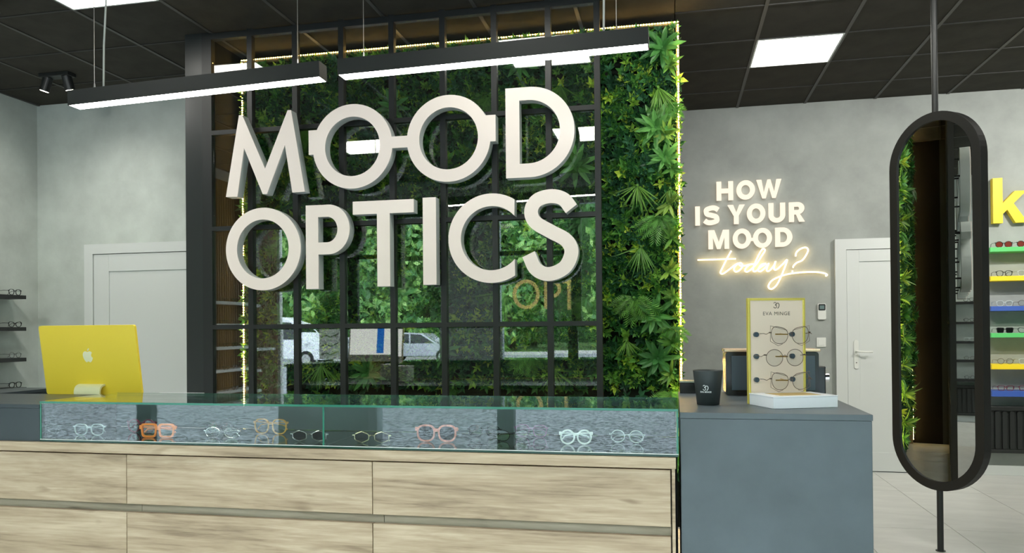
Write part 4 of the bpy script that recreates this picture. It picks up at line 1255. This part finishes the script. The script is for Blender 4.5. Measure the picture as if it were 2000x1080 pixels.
# ------------------------------------------------------------------ wall devices by the right door
rc = thing('remote_control', 'white remote control with a grey screen in a wall holder beside the neon sign', 'remote control', (1.318, FY1, 1.36))
MB().prism([rrect(1.283, 1.353, 1.365, 1.510, .012)], FY1 - .024, FY1 - .0005).build('case', M['whiteplastic'], rc, bevel=.003)
MB().prism([rrect(1.288, 1.348, 1.447, 1.505, .010)], FY1 - .0262, FY1 - .0245).build('dark_bezel', M['black'], rc)
bx(1.299, 1.337, FY1 - .0275, FY1 - .0263, 1.459, 1.492).build('screen', M['lcd'], rc)
sw = thing('light_switch', 'white square light switch on the grey wall left of the right door', 'light switch', (1.31, FY1, 1.118))
MB().prism([rrect(1.272, 1.352, 1.118, 1.202, .005)], FY1 - .010, FY1 - .0005).build('cover_plate', M['whiteplastic'], sw, bevel=.002)
bx(1.285, 1.339, FY1 - .0135, FY1 - .0103, 1.131, 1.189).build('rocker', M['whiteplastic'], sw, bevel=.002)

# ------------------------------------------------------------------ pendant lamps
def pendant(label, x0, x1, y0, zl, zr, hh, wires, cord):
    L = x1 - x0
    t = thing('pendant_lamp', label, 'pendant lamp', ((x0 + x1) / 2, y0 + .0375, (zl + zr) / 2), 'black linear pendant lamps', (0, -math.atan2(zr - zl, L), 0))
    b = MB()
    b.box(-L / 2, L / 2, -.0375, -.0345, 0, hh); b.box(-L / 2, L / 2, .0345, .0375, 0, hh); b.box(-L / 2, L / 2, -.0345, .0345, hh - .003, hh)
    b.build('housing', M['black'], t, local=True)
    for s in (-1, 1):
        a = s * L / 2
        bx(min(a, a + s * .003), max(a, a + s * .003), -.0375, .0375, 0, hh).build('end_cap', M['black'], t, local=True)
    bx(-L / 2 + .002, L / 2 - .002, -.0343, .0343, .0005, .008).build('diffuser', M['pend'], t, local=True)
    R = Matrix.Translation(t.location) @ Matrix.Rotation(t.rotation_euler[1], 4, 'Y')
    Ri = R.inverted()
    for x in wires:
        zz = zl + (zr - zl) * (x - x0) / L
        a = Ri @ Vector((x, y0 + .0375, zz + hh)); bb = Ri @ Vector((x, y0 + .0375, CZ))
        MB().tube([tuple(a), tuple(bb)], .0016, 6).build('suspension_wire', M['steel'], t, local=True)
        m = a.lerp(bb, .035)
        MB().tube([tuple(a - Vector((0, 0, .002))), tuple(m)], [.0055, .0035], 8).build('wire_grip', M['steel'], t, local=True)
    zz = zl + (zr - zl) * (cord - x0) / L
    pts = [Ri @ Vector(p) for p in ((cord, y0 + .0375, zz + hh - .002), (cord + .003, y0 + .0375, zz + hh + .2), (cord + .018, y0 + .0375, zz + hh + .45), (cord + .010, y0 + .0375, CZ))]
    MB().tube([tuple(p) for p in pts], .0042, 8).build('power_cord', M['cable'], t, local=True)
pendant('left black linear pendant lamp, over the yellow computer end of the counter', -2.730, -1.478, 3.05, 2.350, 2.387, .069, (-2.621, -1.595), -2.572)
pendant('right black linear pendant lamp, above the large sign', -1.389, -.086, 3.05, 2.388, 2.410, .068, (-1.288, -.211), -.262)

# ------------------------------------------------------------------ ceiling spots
def twin_spot(label, x, y, tgt, watt=12):
    t = thing('twin_spotlight', label, 'spotlight', (x, y, CZ), 'black twin ceiling spotlights')
    bx(x - .135, x + .135, y - .045, y + .045, CZ - .026, CZ + .003).build('base_plate', M['black'], t, bevel=.004)
    for s in (-1, 1):
        p = Vector((x + s * .095, y, CZ - .055))
        d = (Vector(tgt[0 if s < 0 else 1]) - p).normalized()
        MB().tube([tuple(p + Vector((0, 0, .03))), tuple(p)], .009, 8).build('joint', M['black'], t)
        b_ = MB().tube([tuple(p - d * .035), tuple(p + d * .075)], .037, 24).build('spot_head', M['black'], t)
        MB().tube([tuple(p + d * .0752), tuple(p + d * .0765)], .031, 20).build('lens', M['spotlens'], b_)
        li = bpy.data.lights.new('spot', 'SPOT')
        li.energy = watt; li.spot_size = radians(130); li.spot_blend = 1.0; li.shadow_soft_size = .03; li.color = (1, .97, .9)
        lo = link(bpy.data.objects.new('spot_lamp', li)); lo.parent = t
        lo.location = p + d * .085 - Vector((x, y, CZ))
        lo.rotation_euler = d.to_track_quat('-Z', 'Y').to_euler()
twin_spot('black twin ceiling spotlight in the far left corner', -4.73, 5.175, ((-5.5, 5.1, 1.2), (-4.5, 5.86, 1.0)), 8)
twin_spot('black twin ceiling spotlight near the left wall, further forward', -4.73, 3.0, ((-5.5, 4.2, 1.3), (-5.5, 3.2, 1.3)), 26)
twin_spot('added unseen twin spotlight brightening the left door and its wall', -4.1, 3.85, ((-4.9, 5.86, 1.0), (-4.0, 5.86, .8)), 18)  # added lamp out of view, lifts the left door and back wall

twin_spot('added unseen twin spotlight above the reception block, brightening the grey wall', .75, 4.05, ((.3, 7.4, 1.7), (1.3, 7.4, 2.2)), 22)  # added lamp out of view, keeps the grey wall bright
twin_spot('added unseen twin spotlight brightening the wall by the white right door', 2.0, 4.05, ((1.7, 7.4, 2.1), (2.6, 7.4, 2.0)), 10)  # another added lamp, unseen, fills the wall beside the door
twin_spot('added unseen twin spotlight brightening the wall of the coloured shelves', 3.3, 4.6, ((2.9, 7.4, 2.1), (3.6, 7.4, 1.8)), 75)  # added strong lamp out of view, lifts the far right wall

# ------------------------------------------------------------------ oval pivot mirror on its pole
MA = radians(36.3)
m0 = Vector((1.514, 4.81, 0)) - .036 * Vector((sin(MA), -cos(MA), 0))
mi = thing('pivot_mirror', 'tall oval mirror in a black frame turning on a floor to ceiling pole', 'mirror', (m0.x, m0.y, 0), None, (0, 0, MA - pi / 2))
MZ0, MZ1, MR = .350, 2.526, .288
def pill(r_, d, n=28): return arc(0, MZ1 - MR, r_ - 0, r_, 0, pi, n) + arc(0, MZ0 + MR, r_, r_, pi, 2 * pi, n)
MB().prism([pill(MR, 0), pill(MR - .052, 0)], -.030, .030).build('frame', M['frame_black'], mi, local=True, bevel=.003)
MB().prism([pill(MR - .0525, 0)], -.020, -.014).build('mirror_glass', M['mirror'], mi, local=True)
MB().prism([pill(MR - .0525, 0)], .010, .020).build('back_panel', M['black'], mi, local=True)
MB().tube([(0, 0, MZ1 - .004), (0, 0, CZ)], .017, 16).build('pole', M['black'], mi, local=True, smooth=False)
MB().tube([(0, 0, 0), (0, 0, MZ0 + .004)], .017, 16).build('pole', M['black'], mi, local=True, smooth=False)
MB().tube([(0, 0, CZ - .006), (0, 0, CZ + .001)], .05, 24).build('flange', M['black'], mi, local=True)
MB().tube([(0, 0, 0), (0, 0, .004)], .026, 24).build('flange', M['black'], mi, local=True)

# ------------------------------------------------------------------ shelves, radiators, letter k
def protos():
    P = []
    for k, (shape, w_, h_, st_, mf, ml) in enumerate((('panto', .050, .042, 'plate', 'blackac', 'lens'), ('cat', .052, .038, 'plate', 'blackac', 'lens'), ('round', .048, .046, 'wire', 'blackac', 'lens'), ('round', .052, .046, 'plate', 'blackac', 'redlens'),
                                                      ('panto', .050, .042, 'plate', 'clearac', 'lens'), ('square', .050, .036, 'plate', 'burg', 'lens'), ('round', .050, .046, 'wire', 'bronze', 'lens'), ('square', .052, .040, 'plate', 'blackac', 'sunlens'))):
        P.append((shape, w_, h_, .018, .0035 if st_ == 'plate' else .0016, st_, M[mf], M[ml]))
    return P
PR = protos()
PROTO = {}
def shelf_glasses(k, label, loc, rz, group):
    if k not in PROTO:
        PROTO[k] = spectacles('spectacles', label, loc, rz, *PR[k], group=group, temple='back')
        return
    c = copy_tree(PROTO[k])
    c.location = loc; c.rotation_euler = (0, 0, radians(rz)); c['label'] = label; c['group'] = group

ORD = ['topmost', 'second', 'third', 'fourth', 'lowest']
for i, z in enumerate((1.625, 1.355, 1.095, .845, .585)):
    s = bx(FX0 + .001, -5.40, 3.55, 5.56, z - .032, z).build('wall_shelf', M['black'], base=True, bevel=.002)
    tag(s, '%s black shelf on the left wall, carrying spectacles' % ORD[i], 'shelf', 'black shelves on the left wall')
    for j, (y, k) in enumerate(((5.47, (0, 1, 2, 0, 1)[i]), (5.25, (2, 0, 1, 2, 0)[i]), (4.48, (0, 2, 4, 6, 2)[i]), (4.27, (6, 4, 2, 1, 4)[i]), (4.06, (4, 6, 4, 2, 6)[i]))):
        pos = ['nearest the room corner', 'second from the room corner', 'third from the room corner', 'fourth from the room corner', 'fifth from the room corner'][j]
        shelf_glasses(k, '%s spectacles, %s black shelf, %s' % (['dark rounded', 'dark cat-eye', 'thin round', 'dark', 'clear', 'dark red', 'bronze wire', 'dark square'][k], ORD[i], pos), (-5.425, y, z + .0002), 90, 'spectacles on the black shelves')

CSH = [('green', 'green2', 1.94, .028), ('yellow', 'yellow2', 1.695, .030), ('blue', 'blue2', 1.44, .030), ('green', 'green2', 1.212, .028), ('yellow', 'yellow2', .948, .032), ('blue', 'blue2', .722, .036)]
NM = ['upper green', 'upper yellow', 'upper blue', 'lower green', 'lower yellow', 'lower blue']
for i, (cn_, m_, z, th) in enumerate(CSH):
    zt = z + .02
    s = bx(2.64, 3.75, 7.215, FY1 - .001, zt - th * 1.35, zt).build('wall_shelf', M[m_], base=True, bevel=.002)
    tag(s, '%s shelf on the back wall right of the oval mirror' % NM[i], 'shelf', 'coloured shelves on the back wall')
    for j, x in enumerate((2.76, 2.925, 3.09)):
        k = ((3, 3, 3), (0, 4, 0), (4, 6, 4), (7, 1, 7), (6, 4, 4), (5, 5, 5))[i][j]
        shelf_glasses(k, '%s on the %s shelf, %s from the left' % (['dark rounded spectacles', 'dark cat-eye spectacles', 'thin round spectacles', 'red-lensed sunglasses', 'clear spectacles', 'burgundy spectacles', 'bronze wire spectacles', 'dark sunglasses'][k], NM[i], ['first', 'second', 'third'][j]),
                      (x, 7.255, zt + .0002), 0, 'spectacles on the coloured shelves')

def radiator(label, L, z0, z1, loc, rz):
    t = thing('radiator', label, 'radiator', loc, 'black ribbed radiators', (0, 0, rz))
    bx(0, L, .03, .075, z0, z1 - .035).build('panel', M['radiator'], t, local=True, bevel=.003)
    bx(-.005, L + .005, .0, .08, z1 - .0345, z1).build('top_grille', M['radiator'], t, local=True, bevel=.003)
    bx(.0, L, .008, .0295, z0, z0 + .03).build('bottom_rail', M['radiator'], t, local=True, bevel=.003)
    n = int(L / .055)
    me = None
    for k in range(n):
        if me is None:
            o = MB().prism([rrect(-.017, .017, z0 + .035, z1 - .045, .012, 4)], .012, .0295).build('rib', M['radiator'], t, local=True, bevel=.005); me = o.data; first = o
        else:
            o = link(first.copy()); o.parent = t
        o.location = (.03 + k * (L - .06) / (n - 1), 0, 0)
    for xx in (.12, L - .12):
        MB().box(xx, xx + .03, .0752, .1195, z0 + .05, z1 - .08).build('wall_bracket', M['radiator'], t, local=True)
radiator('black ribbed radiator under the coloured shelves on the back wall', 1.2, .205, .605, (2.62, FY1 - .12, 0), 0)
radiator('black ribbed radiator under the black shelves on the left wall', 1.5, .10, .50, (FX0 + .12, 3.30, 0), pi / 2)

kk = MB().prism([[(2.711, 2.178), (2.787, 2.178), (2.787, 2.256), (2.822, 2.292), (2.885, 2.178), (2.978, 2.178), (2.872, 2.345), (2.974, 2.452), (2.882, 2.452), (2.787, 2.350), (2.787, 2.568), (2.711, 2.568)]], 7.335, 7.385).build('wall_letter', M['yellow2'], base=True, bevel=.001)
tag(kk, 'large yellow letter k on the back wall above the coloured shelves', 'letter')
for x, z in ((2.75, 2.5), (2.75, 2.22)):
    MB().cyl((x, 7.384, z), (x, FY1 + .001, z), .008, 8).build('standoff', M['black'], kk)

# slatted wall with white shelves, seen only mirrored in the left pane of the partition
sl = thing('slatted_panel', 'oak slatted panel on the left wall, mirrored in the left pane', 'wall panel', (FX0 + .02, .45, 0))
bx(FX0 + .001, FX0 + .018, -.63, 1.75, .1, 3.2).build('felt_back', M['felt'], sl)
sm = None
for k in range(47):
    y = -.60 + k * .05
    if sm is None:
        so = bx(FX0 + .0182, FX0 + .042, y, y + .028, .1, 3.2).build('slat', M['slat'], sl)
        sm = so
    else:
        o = link(sm.copy()); o.parent = sl; o.location = (0, k * .05, 0)
for i, z in enumerate((1.66, 1.385, 1.10, .82, .555)):
    s = bx(FX0 + .0425, FX0 + .20, -.25 if i == 2 else .12, 1.6, z - .035, z).build('wall_shelf', M['white'], base=True, bevel=.002)
    tag(s, '%s white shelf on the slatted panel, mirrored in the left pane' % ORD[i], 'shelf', 'white shelves on the slatted panel')
    for j, y in enumerate((.28, .48, .68, .88)):
        k = (0, 2, 1, 6)[(i + j) % 4]
        shelf_glasses(k, '%s spectacles on the %s white shelf, %s from the shop front' % (['dark rounded', 'dark cat-eye', 'thin round', '', '', '', 'bronze wire'][k], ORD[i], ['first', 'second', 'third', 'fourth'][j]), (FX0 + .185, y, z + .0002), 90, 'spectacles on the white shelves')
